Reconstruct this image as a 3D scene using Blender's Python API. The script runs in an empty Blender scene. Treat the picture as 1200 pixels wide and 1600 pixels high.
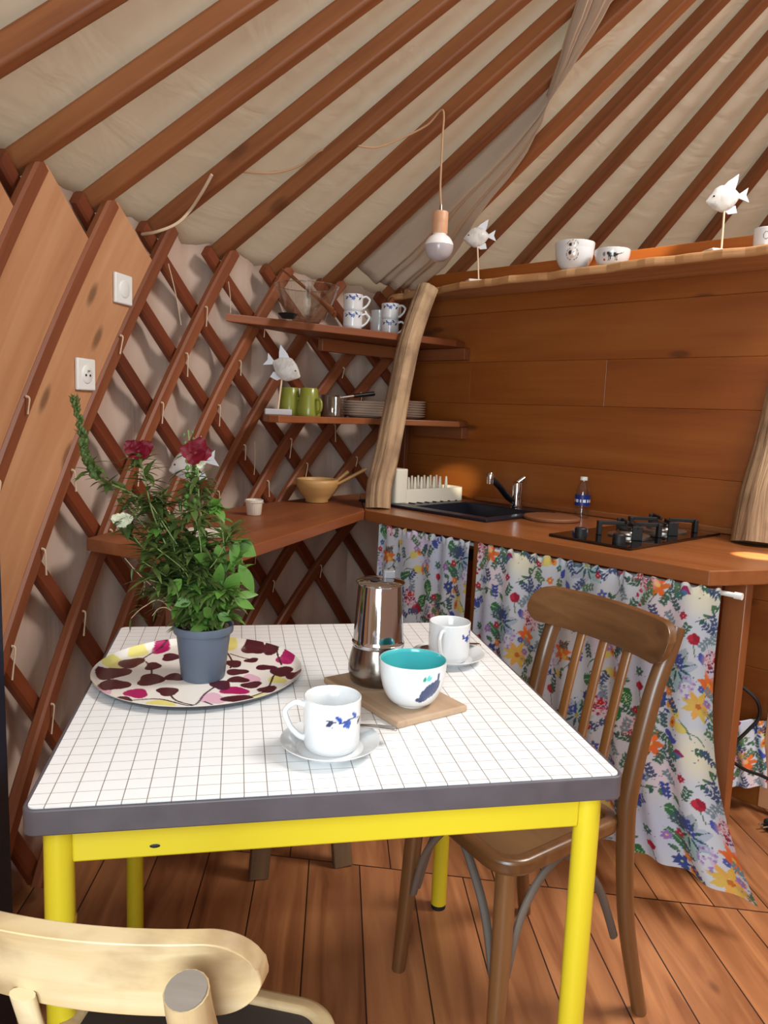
import bpy, bmesh, math, random
import numpy as np
from mathutils import Vector, Matrix

SC = bpy.context.scene
COL = SC.collection
PI = math.pi
rnd = random.Random(7)

# ------------------------------------------------------------------ camera
F = 1175.0
def _d(x, y): return np.array([(x - 600) / F, -(y - 800) / F, -1.0])
_Y = _d(372, 637); _Y /= np.linalg.norm(_Y)
_X = _d(6516, 885); _X -= _Y * (_X @ _Y); _X /= np.linalg.norm(_X)
_Z = np.cross(_X, _Y)
ROT = np.array([_X, _Y, _Z])
CAM = np.array([0.0, 0.0, 1.262])
cd = bpy.data.cameras.new('camera'); cam = bpy.data.objects.new('camera', cd); COL.objects.link(cam)
cd.sensor_fit = 'AUTO'; cd.sensor_width = 36; cd.lens = F / 1600 * 36; cd.clip_start = 0.02
mw = Matrix([list(ROT[i]) + [CAM[i]] for i in range(3)] + [[0, 0, 0, 1]])
cam.matrix_world = mw
SC.camera = cam

# ------------------------------------------------------------------ light and exposure
SC.view_settings.view_transform = 'Standard'; SC.view_settings.look = 'None'
SC.view_settings.exposure = -0.5; SC.view_settings.gamma = 1.0
SC.view_settings.use_curve_mapping = False
SC.cycles.use_denoising = True
SC.cycles.max_bounces = 10; SC.cycles.diffuse_bounces = 4
SC.cycles.sample_clamp_indirect = 6
SC.cycles.caustics_reflective = False; SC.cycles.caustics_refractive = False
W = bpy.data.worlds.new('sky'); SC.world = W; W.use_nodes = True
W.node_tree.nodes['Background'].inputs[0].default_value = (1.0, 0.97, 0.92, 1)
W.node_tree.nodes['Background'].inputs[1].default_value = 2.45

def area(name, loc, target, sx, sy, power, col):
    l = bpy.data.lights.new(name, 'AREA'); l.shape = 'RECTANGLE'; l.size = sx; l.size_y = sy
    l.energy = power; l.color = col
    o = bpy.data.objects.new(name, l); COL.objects.link(o); o.location = loc
    o.rotation_euler = (Vector(target) - Vector(loc)).to_track_quat('-Z', 'Y').to_euler()
    return o
area('doorway_daylight', (-0.24, -0.28, 1.35), (0.30, 1.3, 0.85), 0.80, 1.5, 60, (0.74, 0.91, 1.0))
area('crown_daylight', (2.15, 1.1, 3.14), (2.15, 1.1, 0), 0.95, 0.95, 150, (1.0, 0.965, 0.92))
def beam(name, loc, target, deg, power, col, blend=0.35, rad=0.01):
    l = bpy.data.lights.new(name, 'SPOT'); l.energy = power; l.color = col
    l.spot_size = math.radians(deg); l.spot_blend = blend; l.shadow_soft_size = rad
    o = bpy.data.objects.new(name, l); COL.objects.link(o); o.location = loc
    o.rotation_euler = (Vector(target) - Vector(loc)).to_track_quat('-Z', 'Y').to_euler()
SUNC = (1.0, 0.88, 0.68)
SUN_PATCH_SPOTS = []   # spot lamps standing in for shafts of sun, added once the counter is placed

# ------------------------------------------------------------------ geometry of the place
CEN = np.array([2.15, 1.10]); RW = 2.786; ZW = 1.80; ZA = 3.50; SL = (ZA - ZW) / RW
KS = .9346; ZC = 0.905                                            # counter height
P0 = np.array([1.087, 3.341]) * KS; PD = np.array([.576, -.817]); PN = np.array([-.817, -.576])   # plank partition
def ray(x, y): return ROT @ _d(x, y)
def onz(x, y, z):
    d = ray(x, y); return Vector(CAM + d * ((z - CAM[2]) / d[2]))
def onpart(x, y, off=0.0):
    d = ray(x, y); t = ((P0 + PN * off - CAM[:2]) @ PN) / (d[:2] @ PN); return Vector(CAM + d * t)
def oncyl(x, y, R):
    d = ray(x, y); o = CAM[:2] - CEN
    a = d[:2] @ d[:2]; b = 2 * (o @ d[:2]); k = o @ o - R * R
    t = (-b + math.sqrt(b * b - 4 * a * k)) / (2 * a); return Vector(CAM + d * t)
def depth_of(p): return -(ROT.T @ (np.array(p) - CAM))[2]
def pxd(x, y, ref, dd=0.0): return Vector(CAM + ray(x, y) * (depth_of(ref) + dd))
def azim(p): return math.degrees(math.atan2(p[0] - CEN[0], p[1] - CEN[1]))
def cyl(az, R, z):
    a = math.radians(az); return Vector((CEN[0] + R * math.sin(a), CEN[1] + R * math.cos(a), z))
def cone(az, r, off=0.0):
    a = math.radians(az); c = 1 / math.hypot(1, SL)
    rr = r + off * SL * c
    return Vector((CEN[0] + rr * math.sin(a), CEN[1] + rr * math.cos(a), ZW + (RW - r) * SL + off * c))
def oncone(x, y, off=0.0):
    d = ray(x, y); lo, hi = 0.3, 6.0
    def g(t):
        p = CAM + d * t; r = math.hypot(p[0] - CEN[0], p[1] - CEN[1])
        return (p[2] - (ZW + (RW - r) * SL)) - off * math.hypot(1, SL)
    for _ in range(60):
        m = (lo + hi) / 2
        if g(m) > 0: hi = m
        else: lo = m
    return Vector(CAM + d * lo)
def zk(z): return 1.262 + (z - 1.262) * KS
def pt(s, off, z): q = P0 + PD * s * KS + PN * off; return Vector((q[0], q[1], z))

# ------------------------------------------------------------------ helpers
def lin(c):
    f = lambda v: (v / 255) / 12.92 if v / 255 <= 0.04045 else ((v / 255 + 0.055) / 1.055) ** 2.4
    return tuple(f(v) for v in c[:3]) + (1.0,)

class MB:
    def __init__(s): s.v = []; s.f = []; s.g = []; s.c = []
    def add(s, verts, faces, g=None, c=None):
        b = len(s.v); verts = [Vector(p) for p in verts]; s.v += verts
        s.f += [tuple(b + i for i in f) for f in faces]
        s.g += list(g) if g is not None else [tuple(p) for p in verts]
        s.c += list(c) if c is not None else [(1, 1, 1)] * len(verts)
        return s
    def build(s, name, mat, parent=None, smooth=True, bevel=0, seg=2, col=False, angle=40, solid=0):
        me = bpy.data.meshes.new(name); me.from_pydata([tuple(p) for p in s.v], [], s.f)
        bm = bmesh.new(); bm.from_mesh(me); bmesh.ops.recalc_face_normals(bm, faces=bm.faces); bm.to_mesh(me); bm.free()
        a = me.attributes.new('g', 'FLOAT_VECTOR', 'POINT'); a.data.foreach_set('vector', np.array(s.g, dtype=np.float32).ravel())
        if col:
            k = me.attributes.new('paint', 'FLOAT_COLOR', 'POINT')
            cc = np.ones((len(s.v), 4), dtype=np.float32); cc[:, :3] = np.array(s.c, dtype=np.float32); k.data.foreach_set('color', cc.ravel())
        me.materials.append(mat)
        if smooth:
            me.polygons.foreach_set('use_smooth', [True] * len(me.polygons))
            me.set_sharp_from_angle(angle=math.radians(angle))
        o = bpy.data.objects.new(name, me); COL.objects.link(o)
        if parent is not None: o.parent = parent
        if solid:
            m = o.modifiers.new('solid', 'SOLIDIFY'); m.thickness = solid; m.offset = 0
        if bevel:
            m = o.modifiers.new('bevel', 'BEVEL'); m.width = bevel; m.segments = seg; m.limit_method = 'ANGLE'; m.angle_limit = math.radians(35)
            m.harden_normals = False
        return o

def tag(o, label, cat, group=None):
    o['label'] = label; o['category'] = cat
    if group: o['group'] = group
    return o
def struct(o): o['kind'] = 'structure'; return o
def thing(name, label, cat, loc=(0, 0, 0), rz=0, group=None):
    o = bpy.data.objects.new(name, None); COL.objects.link(o); o.empty_display_size = 0.05
    o.location = loc; o.rotation_euler = (0, 0, rz); return tag(o, label, cat, group)
def copy_thing(o, loc, rz, label):
    r = o.copy(); COL.objects.link(r); r.location = loc; r.rotation_euler = (0, 0, rz); r['label'] = label
    for ch in list(o.children):
        c = ch.copy(); COL.objects.link(c); c.parent = r
        for g in list(ch.children):
            d = g.copy(); COL.objects.link(d); d.parent = c
    return r

def box(mb, size, mat=Matrix(), g0=(0, 0, 0)):
    sx, sy, sz = [k / 2 for k in size]
    L = [(x, y, z) for x in (-sx, sx) for y in (-sy, sy) for z in (-sz, sz)]
    order = sorted(range(3), key=lambda i: -size[i])
    g = [tuple(p[order[i]] + g0[i] for i in range(3)) for p in L]
    fs = [(0, 1, 3, 2), (4, 6, 7, 5), (0, 4, 5, 1), (2, 3, 7, 6), (0, 2, 6, 4), (1, 5, 7, 3)]
    return mb.add([mat @ Vector(p) for p in L], fs, g)
def frame(o, x, y, z=None):
    x = Vector(x).normalized(); y = Vector(y); z = x.cross(y).normalized() if z is None else Vector(z).normalized(); y = z.cross(x).normalized()
    return Matrix(((x.x, y.x, z.x, o[0]), (x.y, y.y, z.y, o[1]), (x.z, y.z, z.z, o[2]), (0, 0, 0, 1)))
def bar(mb, a, b, w, h, up=(0, 0, 1), g0=(0, 0, 0)):
    a = Vector(a); b = Vector(b); d = b - a; y = Vector(up).cross(d)
    return box(mb, (d.length, w, h), frame((a + b) / 2, d, y), g0)
def spline(pts, n=8):
    P = [Vector(p) for p in pts]; out = []
    for i in range(len(P) - 1):
        p0 = P[max(i - 1, 0)]; p1 = P[i]; p2 = P[i + 1]; p3 = P[min(i + 2, len(P) - 1)]
        for k in range(n):
            t = k / n
            out.append(0.5 * ((2 * p1) + (p2 - p0) * t + (2 * p0 - 5 * p1 + 4 * p2 - p3) * t * t + (3 * p1 - p0 - 3 * p2 + p3) * t ** 3))
    out.append(P[-1]); return out
def lerp_list(vals, n):
    xs = np.linspace(0, len(vals) - 1, n); return list(np.interp(xs, range(len(vals)), vals))
def tube(mb, pts, rad, n=10, asp=1.0, up=None, caps=True, wob=None, g0=(0, 0, 0), c=None):
    P = [Vector(p) for p in pts]; m = len(P)
    R = [rad] * m if not hasattr(rad, '__len__') else (list(rad) if len(rad) == m else lerp_list(rad, m))
    vs = []; g = []; T0 = (P[1] - P[0]).normalized()
    N = Vector(up) if up is not None else (Vector((0, 0, 1)) if abs(T0.z) < .9 else Vector((1, 0, 0)))
    L = 0
    for i in range(m):
        T = (P[min(i + 1, m - 1)] - P[max(i - 1, 0)]).normalized()
        N = (N - T * N.dot(T)).normalized(); B = T.cross(N)
        if i: L += (P[i] - P[i - 1]).length
        for k in range(n):
            a = 2 * PI * k / n; w = 1 if wob is None else wob(L, a)
            vs.append(P[i] + (N * math.cos(a) * asp + B * math.sin(a)) * R[i] * w)
            g.append((L + g0[0], R[i] * math.cos(a) + g0[1], R[i] * math.sin(a) + g0[2]))
    fs = [(i * n + k, i * n + (k + 1) % n, (i + 1) * n + (k + 1) % n, (i + 1) * n + k) for i in range(m - 1) for k in range(n)]
    if caps: fs += [tuple(range(n))[::-1], tuple((m - 1) * n + k for k in range(n))]
    return mb.add(vs, fs, g, None if c is None else [c] * len(vs))
def lathe(mb, prof, n=48, o=(0, 0, 0), paint=None, mat=None, smoothn=0):
    pr = [Vector((r, z, 0)) for r, z in prof]
    if smoothn: pr = spline(pr, smoothn)
    vs = []; cs = []; g = []; o = Vector(o); m = len(pr)
    for i, p in enumerate(pr):
        for k in range(n):
            a = 2 * PI * k / n; q = Vector((p.x * math.cos(a), p.x * math.sin(a), p.y))
            vs.append((mat @ q if mat else q) + o); g.append(tuple(q))
            cs.append(paint(a, p.x, p.y, i / (m - 1)) if paint else (1, 1, 1))
    fs = [(i * n + k, i * n + (k + 1) % n, (i + 1) * n + (k + 1) % n, (i + 1) * n + k) for i in range(m - 1) for k in range(n)]
    if pr[0].x > 1e-5: fs.append(tuple(range(n))[::-1])
    if pr[-1].x > 1e-5: fs.append(tuple((m - 1) * n + k for k in range(n)))
    return mb.add(vs, fs, g, cs)
def prism(mb, poly, z0, z1, holes=(), gx=(1, 0), g0=(0, 0, 0)):
    bm = bmesh.new(); rings = []
    for ring in [poly] + list(holes):
        vs = [bm.verts.new((p[0], p[1], z1)) for p in ring]
        es = [bm.edges.new((vs[i], vs[(i + 1) % len(vs)])) for i in range(len(vs))]; rings.append((vs, es))
    if holes: bmesh.ops.triangle_fill(bm, edges=[e for _, es in rings for e in es], use_beauty=True)
    else: bm.faces.new(rings[0][0])
    bm.verts.index_update(); top = [tuple(v.index for v in f.verts) for f in bm.faces]
    pts = [v.co.copy() for v in bm.verts]; n = len(pts)
    fs = list(top) + [tuple(n + i for i in reversed(f)) for f in top]
    for vs, _ in rings:
        ids = [v.index for v in vs]
        for i in range(len(ids)): a, b = ids[i], ids[(i + 1) % len(ids)]; fs.append((a, b, n + b, n + a))
    bm.free()
    gx = Vector((gx[0], gx[1], 0)).normalized(); gy = Vector((-gx.y, gx.x, 0))
    allp = pts + [Vector((p.x, p.y, z0)) for p in pts]
    return mb.add(allp, fs, [(p.dot(gx) + g0[0], p.dot(gy) + g0[1], p.z + g0[2]) for p in allp])
def grid(mb, nu, nv, fn, gfn=None, cfn=None, close=False):
    vs = []; g = []; c = []
    for j in range(nv + 1):
        for i in range(nu + (0 if close else 1)):
            u = i / nu; v = j / nv; vs.append(fn(u, v)); g.append(gfn(u, v) if gfn else (u, v, 0)); c.append(cfn(u, v) if cfn else (1, 1, 1))
    w = nu if close else nu + 1
    fs = [(j * w + i, j * w + (i + 1) % w, (j + 1) * w + (i + 1) % w, (j + 1) * w + i) for j in range(nv) for i in range(nu)]
    return mb.add(vs, fs, g, c)

# ------------------------------------------------------------------ materials
def new_mat(name):
    m = bpy.data.materials.new(name); m.use_nodes = True; nt = m.node_tree
    return m, nt, nt.nodes['Principled BSDF']
def nd(nt, t, **kw):
    n = nt.nodes.new(t)
    for k, v in kw.items():
        if k.startswith('i_'): n.inputs[int(k[2:]) if k[2:].isdigit() else k[2:].replace('_', ' ')].default_value = v
        else: setattr(n, k, v)
    return n
def plain(name, col, rough=.5, metal=0, spec=.5, coat=0, bump=0, bscale=60, trans=0, ior=1.45, var=0.0):
    m, nt, b = new_mat(name)
    b.inputs['Base Color'].default_value = lin(col); b.inputs['Roughness'].default_value = rough
    b.inputs['Metallic'].default_value = metal; b.inputs['Specular IOR Level'].default_value = spec
    b.inputs['Coat Weight'].default_value = coat; b.inputs['Transmission Weight'].default_value = trans; b.inputs['IOR'].default_value = ior
    tc = nd(nt, 'ShaderNodeTexCoord'); no = nd(nt, 'ShaderNodeTexNoise', i_Scale=bscale, i_Detail=4.0); nt.links.new(tc.outputs['Object'], no.inputs['Vector'])
    if var:
        mx = nd(nt, 'ShaderNodeMix', data_type='RGBA', blend_type='MULTIPLY'); mx.inputs[0].default_value = 1
        mr = nd(nt, 'ShaderNodeMapRange'); mr.inputs[3].default_value = 1 - var; mr.inputs[4].default_value = 1 + var
        nt.links.new(no.outputs[0], mr.inputs[0]); mx.inputs[6].default_value = lin(col); nt.links.new(mr.outputs[0], mx.inputs[7]); nt.links.new(mx.outputs[2], b.inputs['Base Color'])
    if bump:
        bp = nd(nt, 'ShaderNodeBump', i_Strength=bump, i_Distance=.003); nt.links.new(no.outputs[0], bp.inputs['Height']); nt.links.new(bp.outputs[0], b.inputs['Normal'])
    return m
def painted(name, rough=.3, coat=.3, bump=0, bscale=120, transl=0):
    m, nt, b = new_mat(name); a = nd(nt, 'ShaderNodeAttribute', attribute_name='paint'); nt.links.new(a.outputs['Color'], b.inputs['Base Color'])
    b.inputs['Roughness'].default_value = rough; b.inputs['Coat Weight'].default_value = coat
    if bump:
        tc = nd(nt, 'ShaderNodeTexCoord'); no = nd(nt, 'ShaderNodeTexNoise', i_Scale=bscale, i_Detail=3.0); nt.links.new(tc.outputs['Object'], no.inputs['Vector'])
        bp = nd(nt, 'ShaderNodeBump', i_Strength=bump, i_Distance=.002); nt.links.new(no.outputs[0], bp.inputs['Height']); nt.links.new(bp.outputs[0], b.inputs['Normal'])
    return m
DK = {'rafter_pine': .64, 'driftwood': .9, 'bamboo_board': .9, 'turned_pale_wood': .85, 'worn_beech': .8, 'live_edge_wood': .95, 'turned_socket_wood': .95, 'weathered_grey_wood': .9, 'pale_pine_board': .92, 'honey_pine_plank': .62, 'varnished_beech': .8, 'beech_slat': .85, 'dark_plywood_seat': .9}
def wood(name, base, dark, light=None, rough=.5, scale=1.0, knots=.6, vary=.18, bump=.15, coat=0.0, worn=None):
    light = light or base; dk = DK.get(name, .58); lw = lambda c: tuple(v * dk for v in lin(c)[:3]) + (1.0,)
    m, nt, b = new_mat(name); L = nt.links.new
    at = nd(nt, 'ShaderNodeAttribute', attribute_name='g'); oi = nd(nt, 'ShaderNodeObjectInfo')
    off = nd(nt, 'ShaderNodeVectorMath', operation='SCALE'); off.inputs[0].default_value = (7.3, 3.1, 5.7); L(oi.outputs['Random'], off.inputs['Scale'])
    ad = nd(nt, 'ShaderNodeVectorMath', operation='ADD'); L(at.outputs['Vector'], ad.inputs[0]); L(off.outputs[0], ad.inputs[1])
    mp = nd(nt, 'ShaderNodeMapping'); mp.inputs['Scale'].default_value = (1.6 * scale, 26 * scale, 26 * scale); L(ad.outputs[0], mp.inputs['Vector'])
    n1 = nd(nt, 'ShaderNodeTexNoise', i_Scale=1.0, i_Detail=6.0, i_Roughness=.6, i_Distortion=.8); L(mp.outputs[0], n1.inputs['Vector'])
    mp2 = nd(nt, 'ShaderNodeMapping'); mp2.inputs['Scale'].default_value = (.8 * scale, 5 * scale, 5 * scale); L(ad.outputs[0], mp2.inputs['Vector'])
    n2 = nd(nt, 'ShaderNodeTexNoise', i_Scale=1.3, i_Detail=3.0, i_Distortion=.4); L(mp2.outputs[0], n2.inputs['Vector'])
    r1 = nd(nt, 'ShaderNodeValToRGB'); e = r1.color_ramp.elements; e[0].position = .28; e[0].color = lw(dark); e[1].position = .72; e[1].color = lw(light)
    k = r1.color_ramp.elements.new(.5); k.color = lw(base)
    mixf = nd(nt, 'ShaderNodeMath', operation='MULTIPLY_ADD', i_1=.45); L(n1.outputs[0], mixf.inputs[0]); 
    h = nd(nt, 'ShaderNodeMath', operation='MULTIPLY', i_1=.55); L(n2.outputs[0], h.inputs[0]); L(h.outputs[0], mixf.inputs[2]); L(mixf.outputs[0], r1.inputs[0])
    colr = r1.outputs[0]
    if knots:
        mk = nd(nt, 'ShaderNodeMapping'); mk.inputs['Scale'].default_value = (2.4, 7.0, 7.0); L(ad.outputs[0], mk.inputs['Vector'])
        vo = nd(nt, 'ShaderNodeTexVoronoi', voronoi_dimensions='2D', i_Scale=1.0); L(mk.outputs[0], vo.inputs['Vector'])
        kr = nd(nt, 'ShaderNodeMapRange'); kr.inputs[1].default_value = .05; kr.inputs[2].default_value = .12; kr.inputs[3].default_value = knots; kr.inputs[4].default_value = 0; L(vo.outputs['Distance'], kr.inputs[0])
        gt = nd(nt, 'ShaderNodeSeparateColor'); L(vo.outputs['Color'], gt.inputs[0]); ge = nd(nt, 'ShaderNodeMath', operation='GREATER_THAN', i_1=.62); L(gt.outputs[0], ge.inputs[0]); km = nd(nt, 'ShaderNodeMath', operation='MULTIPLY'); L(kr.outputs[0], km.inputs[0]); L(ge.outputs[0], km.inputs[1])
        mx = nd(nt, 'ShaderNodeMix', data_type='RGBA'); L(km.outputs[0], mx.inputs[0]); L(colr, mx.inputs[6]); mx.inputs[7].default_value = lw(tuple(c * .55 for c in dark)); colr = mx.outputs[2]
    if worn:
        nw = nd(nt, 'ShaderNodeTexNoise', i_Scale=9.0, i_Detail=5.0); L(ad.outputs[0], nw.inputs['Vector'])
        wr = nd(nt, 'ShaderNodeMapRange'); wr.inputs[1].default_value = .5; wr.inputs[2].default_value = .68; wr.inputs[4].default_value = .8; L(nw.outputs[0], wr.inputs[0])
        mx = nd(nt, 'ShaderNodeMix', data_type='RGBA'); L(wr.outputs[0], mx.inputs[0]); L(colr, mx.inputs[6]); mx.inputs[7].default_value = lw(worn); colr = mx.outputs[2]
    hs = nd(nt, 'ShaderNodeHueSaturation'); L(colr, hs.inputs['Color'])
    mv = nd(nt, 'ShaderNodeMapRange'); mv.inputs[3].default_value = 1 - vary; mv.inputs[4].default_value = 1 + vary; L(oi.outputs['Random'], mv.inputs[0]); L(mv.outputs[0], hs.inputs['Value'])
    L(hs.outputs[0], b.inputs['Base Color']); b.inputs['Roughness'].default_value = rough; b.inputs['Coat Weight'].default_value = coat; b.inputs['Coat Roughness'].default_value = .25
    if bump:
        bp = nd(nt, 'ShaderNodeBump', i_Strength=min(1, bump), i_Distance=.012 if bump > .5 else .003); L(n1.outputs[0], bp.inputs['Height']); L(bp.outputs[0], b.inputs['Normal'])
    return m
def cloth(name, col, trans=.25, sc=(3, 12, 1), bump=.5, dist=.02, rough=.9):
    m, nt, b = new_mat(name); L = nt.links.new
    at = nd(nt, 'ShaderNodeAttribute', attribute_name='g'); mp = nd(nt, 'ShaderNodeMapping'); mp.inputs['Scale'].default_value = sc; L(at.outputs['Vector'], mp.inputs['Vector'])
    n = nd(nt, 'ShaderNodeTexNoise', i_Scale=1.0, i_Detail=3.0, i_Distortion=.6); L(mp.outputs[0], n.inputs['Vector'])
    b.inputs['Base Color'].default_value = lin(col); b.inputs['Roughness'].default_value = rough; b.inputs['Specular IOR Level'].default_value = .15
    bp = nd(nt, 'ShaderNodeBump', i_Strength=bump, i_Distance=dist); L(n.outputs[0], bp.inputs['Height']); L(bp.outputs[0], b.inputs['Normal'])
    if trans:
        tr = nd(nt, 'ShaderNodeBsdfTranslucent'); tr.inputs[0].default_value = lin(col); L(bp.outputs[0], tr.inputs['Normal'])
        ms = nd(nt, 'ShaderNodeMixShader', i_0=trans); L(b.outputs[0], ms.inputs[1]); L(tr.outputs[0], ms.inputs[2]); L(ms.outputs[0], nt.nodes['Material Output'].inputs[0])
    return m

M = {}
M['rafter'] = wood('rafter_pine', (172, 104, 58), (132, 70, 34), (188, 122, 72), rough=.55, vary=.14, knots=.5)
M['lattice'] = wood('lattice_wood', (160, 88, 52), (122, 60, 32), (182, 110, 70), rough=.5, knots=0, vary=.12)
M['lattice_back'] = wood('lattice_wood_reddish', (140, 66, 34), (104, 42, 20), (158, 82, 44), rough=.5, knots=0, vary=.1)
M['board'] = wood('pale_pine_board', (190, 138, 98), (168, 112, 74), (208, 160, 120), rough=.5, scale=.7, knots=.7, vary=.05, bump=.05)
M['plank'] = wood('honey_pine_plank', (176, 96, 34), (146, 70, 20), (196, 118, 48), rough=.38, scale=.8, knots=.6, vary=.03, bump=.05, coat=.15)
M['counter'] = wood('oiled_counter_wood', (176, 104, 56), (140, 76, 38), (196, 126, 76), rough=.3, scale=.8, knots=.25, vary=.04, bump=.05, coat=.25)
M['shelf'] = wood('shelf_wood', (170, 96, 54), (134, 68, 36), (192, 120, 76), rough=.42, scale=.8, knots=.3, vary=.06, bump=.05)
M['live_edge'] = wood('live_edge_wood', (196, 146, 96), (150, 98, 56), (214, 172, 124), rough=.6, scale=1, knots=.5, vary=.04)
M['drift'] = wood('driftwood', (180, 146, 110), (84, 58, 40), (208, 178, 142), rough=.75, scale=1.5, knots=.9, vary=.05, bump=.9, worn=(128, 98, 72))
M['chair'] = wood('varnished_beech', (112, 74, 42), (66, 40, 22), (142, 100, 62), rough=.32, scale=1.1, knots=0, vary=.04, bump=.08, coat=.35)
M['slat'] = wood('beech_slat', (150, 98, 50), (118, 72, 34), (170, 118, 66), rough=.35, scale=1.1, knots=0, vary=.04, bump=.08, coat=.3)
M['chair_worn'] = wood('worn_beech', (200, 172, 128), (140, 110, 78), (222, 204, 168), rough=.4, scale=1, knots=0, vary=.03, bump=.1, worn=(146, 116, 84))
M['grey_wood'] = wood('weathered_grey_wood', (108, 96, 86), (76, 66, 60), (132, 120, 108), rough=.7, knots=0, vary=.05)
M['seat'] = wood('dark_plywood_seat', (112, 80, 48), (90, 62, 36), (132, 98, 62), rough=.4, scale=.5, knots=0, vary=.03, bump=.03)
M['seat_black'] = plain('black_seat_panel', (46, 40, 38), .45, var=.3, bscale=14)
M['bamboo'] = wood('bamboo_board', (180, 150, 122), (156, 124, 96), (194, 166, 138), rough=.5, scale=1.4, knots=0, vary=.02, bump=.04)
M['bowl_wood'] = wood('turned_pale_wood', (206, 158, 96), (186, 134, 74), (218, 176, 118), rough=.5, scale=.8, knots=0, vary=.05, bump=.03)
M['spoon_wood'] = wood('utensil_wood', (160, 92, 52), (128, 68, 36), (178, 112, 68), rough=.5, knots=0, vary=.08)
M['stool'] = wood('old_stool_wood', (150, 118, 84), (112, 84, 56), (170, 138, 104), rough=.7, knots=.3, vary=.05)
M['roof'] = cloth('roof_lining', (218, 208, 192), .42, (2.4, 11, 1), .5, .02)
M['drape'] = cloth('roof_drape', (210, 192, 170), .30, (3, 14, 1), .45, .015)
M['wallcloth'] = cloth('wall_lining', (202, 178, 162), .1, (9, 1.2, 1), .5, .02)
M['porcelain'] = painted('glazed_porcelain', .18, .4)
M['white'] = plain('white_plastic', (226, 226, 222), .4)
M['cream'] = plain('cream_plastic', (222, 214, 196), .4)
M['black'] = plain('black_enamel', (14, 14, 18), .3)
M['sink'] = plain('dark_blue_black_composite', (22, 24, 36), .35, bump=.1, bscale=400)
M['hobglass'] = plain('black_hob_glass', (8, 8, 10), .06, coat=.5)
M['castiron'] = plain('cast_iron', (18, 18, 20), .55)
M['steel'] = plain('polished_steel', (190, 190, 194), .07, metal=1)
M['steel_old'] = plain('tarnished_steel', (132, 122, 114), .2, metal=1, var=.35, bscale=40)
M['brushed'] = plain('brushed_steel', (168, 158, 150), .35, metal=1)
M['chrome'] = plain('chrome', (215, 215, 215), .08, metal=1)
M['yellow'] = plain('yellow_enamel', (214, 193, 42), .32, coat=.2)
M['edge'] = plain('grey_edge_band', (84, 78, 83), .45, var=.25, bscale=30)
M['glass'] = plain('clear_glass', (250, 250, 250), .03, trans=1.0, ior=1.45)
M['pet'] = plain('clear_plastic_bottle', (245, 248, 250), .08, trans=1.0, ior=1.2)
def thin_glass(name, tint, refl, base_=.1):
    m, nt, b = new_mat(name); tr = nd(nt, 'ShaderNodeBsdfTransparent'); tr.inputs[0].default_value = tint; gl = nd(nt, 'ShaderNodeBsdfGlossy'); gl.inputs['Roughness'].default_value = .03
    lw_ = nd(nt, 'ShaderNodeLayerWeight', i_Blend=refl); p0 = nd(nt, 'ShaderNodeMath', operation='POWER', i_1=2.0); nt.links.new(lw_.outputs['Facing'], p0.inputs[0]); pw = nd(nt, 'ShaderNodeMath', operation='MULTIPLY_ADD', i_1=.6, i_2=base_); nt.links.new(p0.outputs[0], pw.inputs[0]); ms = nd(nt, 'ShaderNodeMixShader'); nt.links.new(pw.outputs[0], ms.inputs[0]); nt.links.new(tr.outputs[0], ms.inputs[1]); nt.links.new(gl.outputs[0], ms.inputs[2]); nt.links.new(ms.outputs[0], nt.nodes['Material Output'].inputs[0]); return m
M['glass'] = thin_glass('thin_clear_glass', (.96, .97, .96, 1), .22); M['pet'] = thin_glass('thin_clear_plastic', (.93, .95, .96, 1), .3)
M['greencup'] = plain('lime_green_ceramic', (130, 134, 50), .3, coat=.3)
M['pot'] = plain('grey_blue_plastic', (86, 95, 110), .45)
M['soil'] = plain('potting_soil', (40, 30, 24), .95, bump=1, bscale=150, var=.5)
M['rope'] = plain('natural_cord', (206, 182, 154), .9, bump=.4, bscale=600)
M['cable'] = plain('beige_cable', (176, 138, 104), .7)
M['blackcable'] = plain('black_cable', (16, 15, 16), .5)
M['bulb'] = plain('opal_bulb', (238, 234, 232), .15, coat=.5)
M['bulb_low'] = plain('frosted_bulb', (176, 168, 170), .25, coat=.3)
M['socketwood'] = wood('turned_socket_wood', (206, 156, 118), (190, 136, 100), rough=.5, knots=0, vary=.02, bump=.03)
M['navy'] = plain('navy_paint', (20, 28, 48), .5)
M['cork'] = wood('round_wooden_mat', (158, 98, 56), (140, 82, 44), rough=.6, knots=0, vary=.02)
M['floral'] = painted('floral_cotton', .9, 0, bump=.15, bscale=500)
M['tray'] = painted('printed_tray_laminate', .3, .3)
M['fish'] = painted('white_ceramic_fish', .55, .1, bump=.3, bscale=90)
M['fishbase'] = plain('pale_grey_block', (186, 184, 188), .7, bump=.4)
M['stick'] = plain('pale_stick', (222, 196, 164), .7)
M['plaster'] = plain('white_block', (220, 212, 200), .7, bump=.4)
M['teal'] = plain('turquoise_glaze', (60, 190, 190), .12, coat=.5)
M['leaf_n'] = plain('narrow_leaf', (82, 100, 48), .5, var=.5, bscale=30)
M['leaf_b'] = plain('broad_leaf', (94, 134, 56), .45, var=.4, bscale=22)
M['stem'] = plain('plant_stem', (112, 128, 66), .6)
M['dry'] = plain('dry_stem', (172, 140, 110), .8)
M['petal_red'] = plain('crimson_petal', (112, 10, 28), .55, var=.3, bscale=60)
M['petal_white'] = plain('cream_petal', (226, 222, 190), .6)
M['tape'] = plain('worn_brown_tape', (150, 112, 40), .4)
M['label'] = plain('blue_bottle_label', (22, 42, 118), .4)
M['labelwhite'] = plain('white_label_print', (220, 226, 236), .4)
M['dark'] = plain('dark_print', (30, 30, 34), .5)
M['rubber'] = plain('black_rubber', (24, 24, 24), .7)

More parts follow.
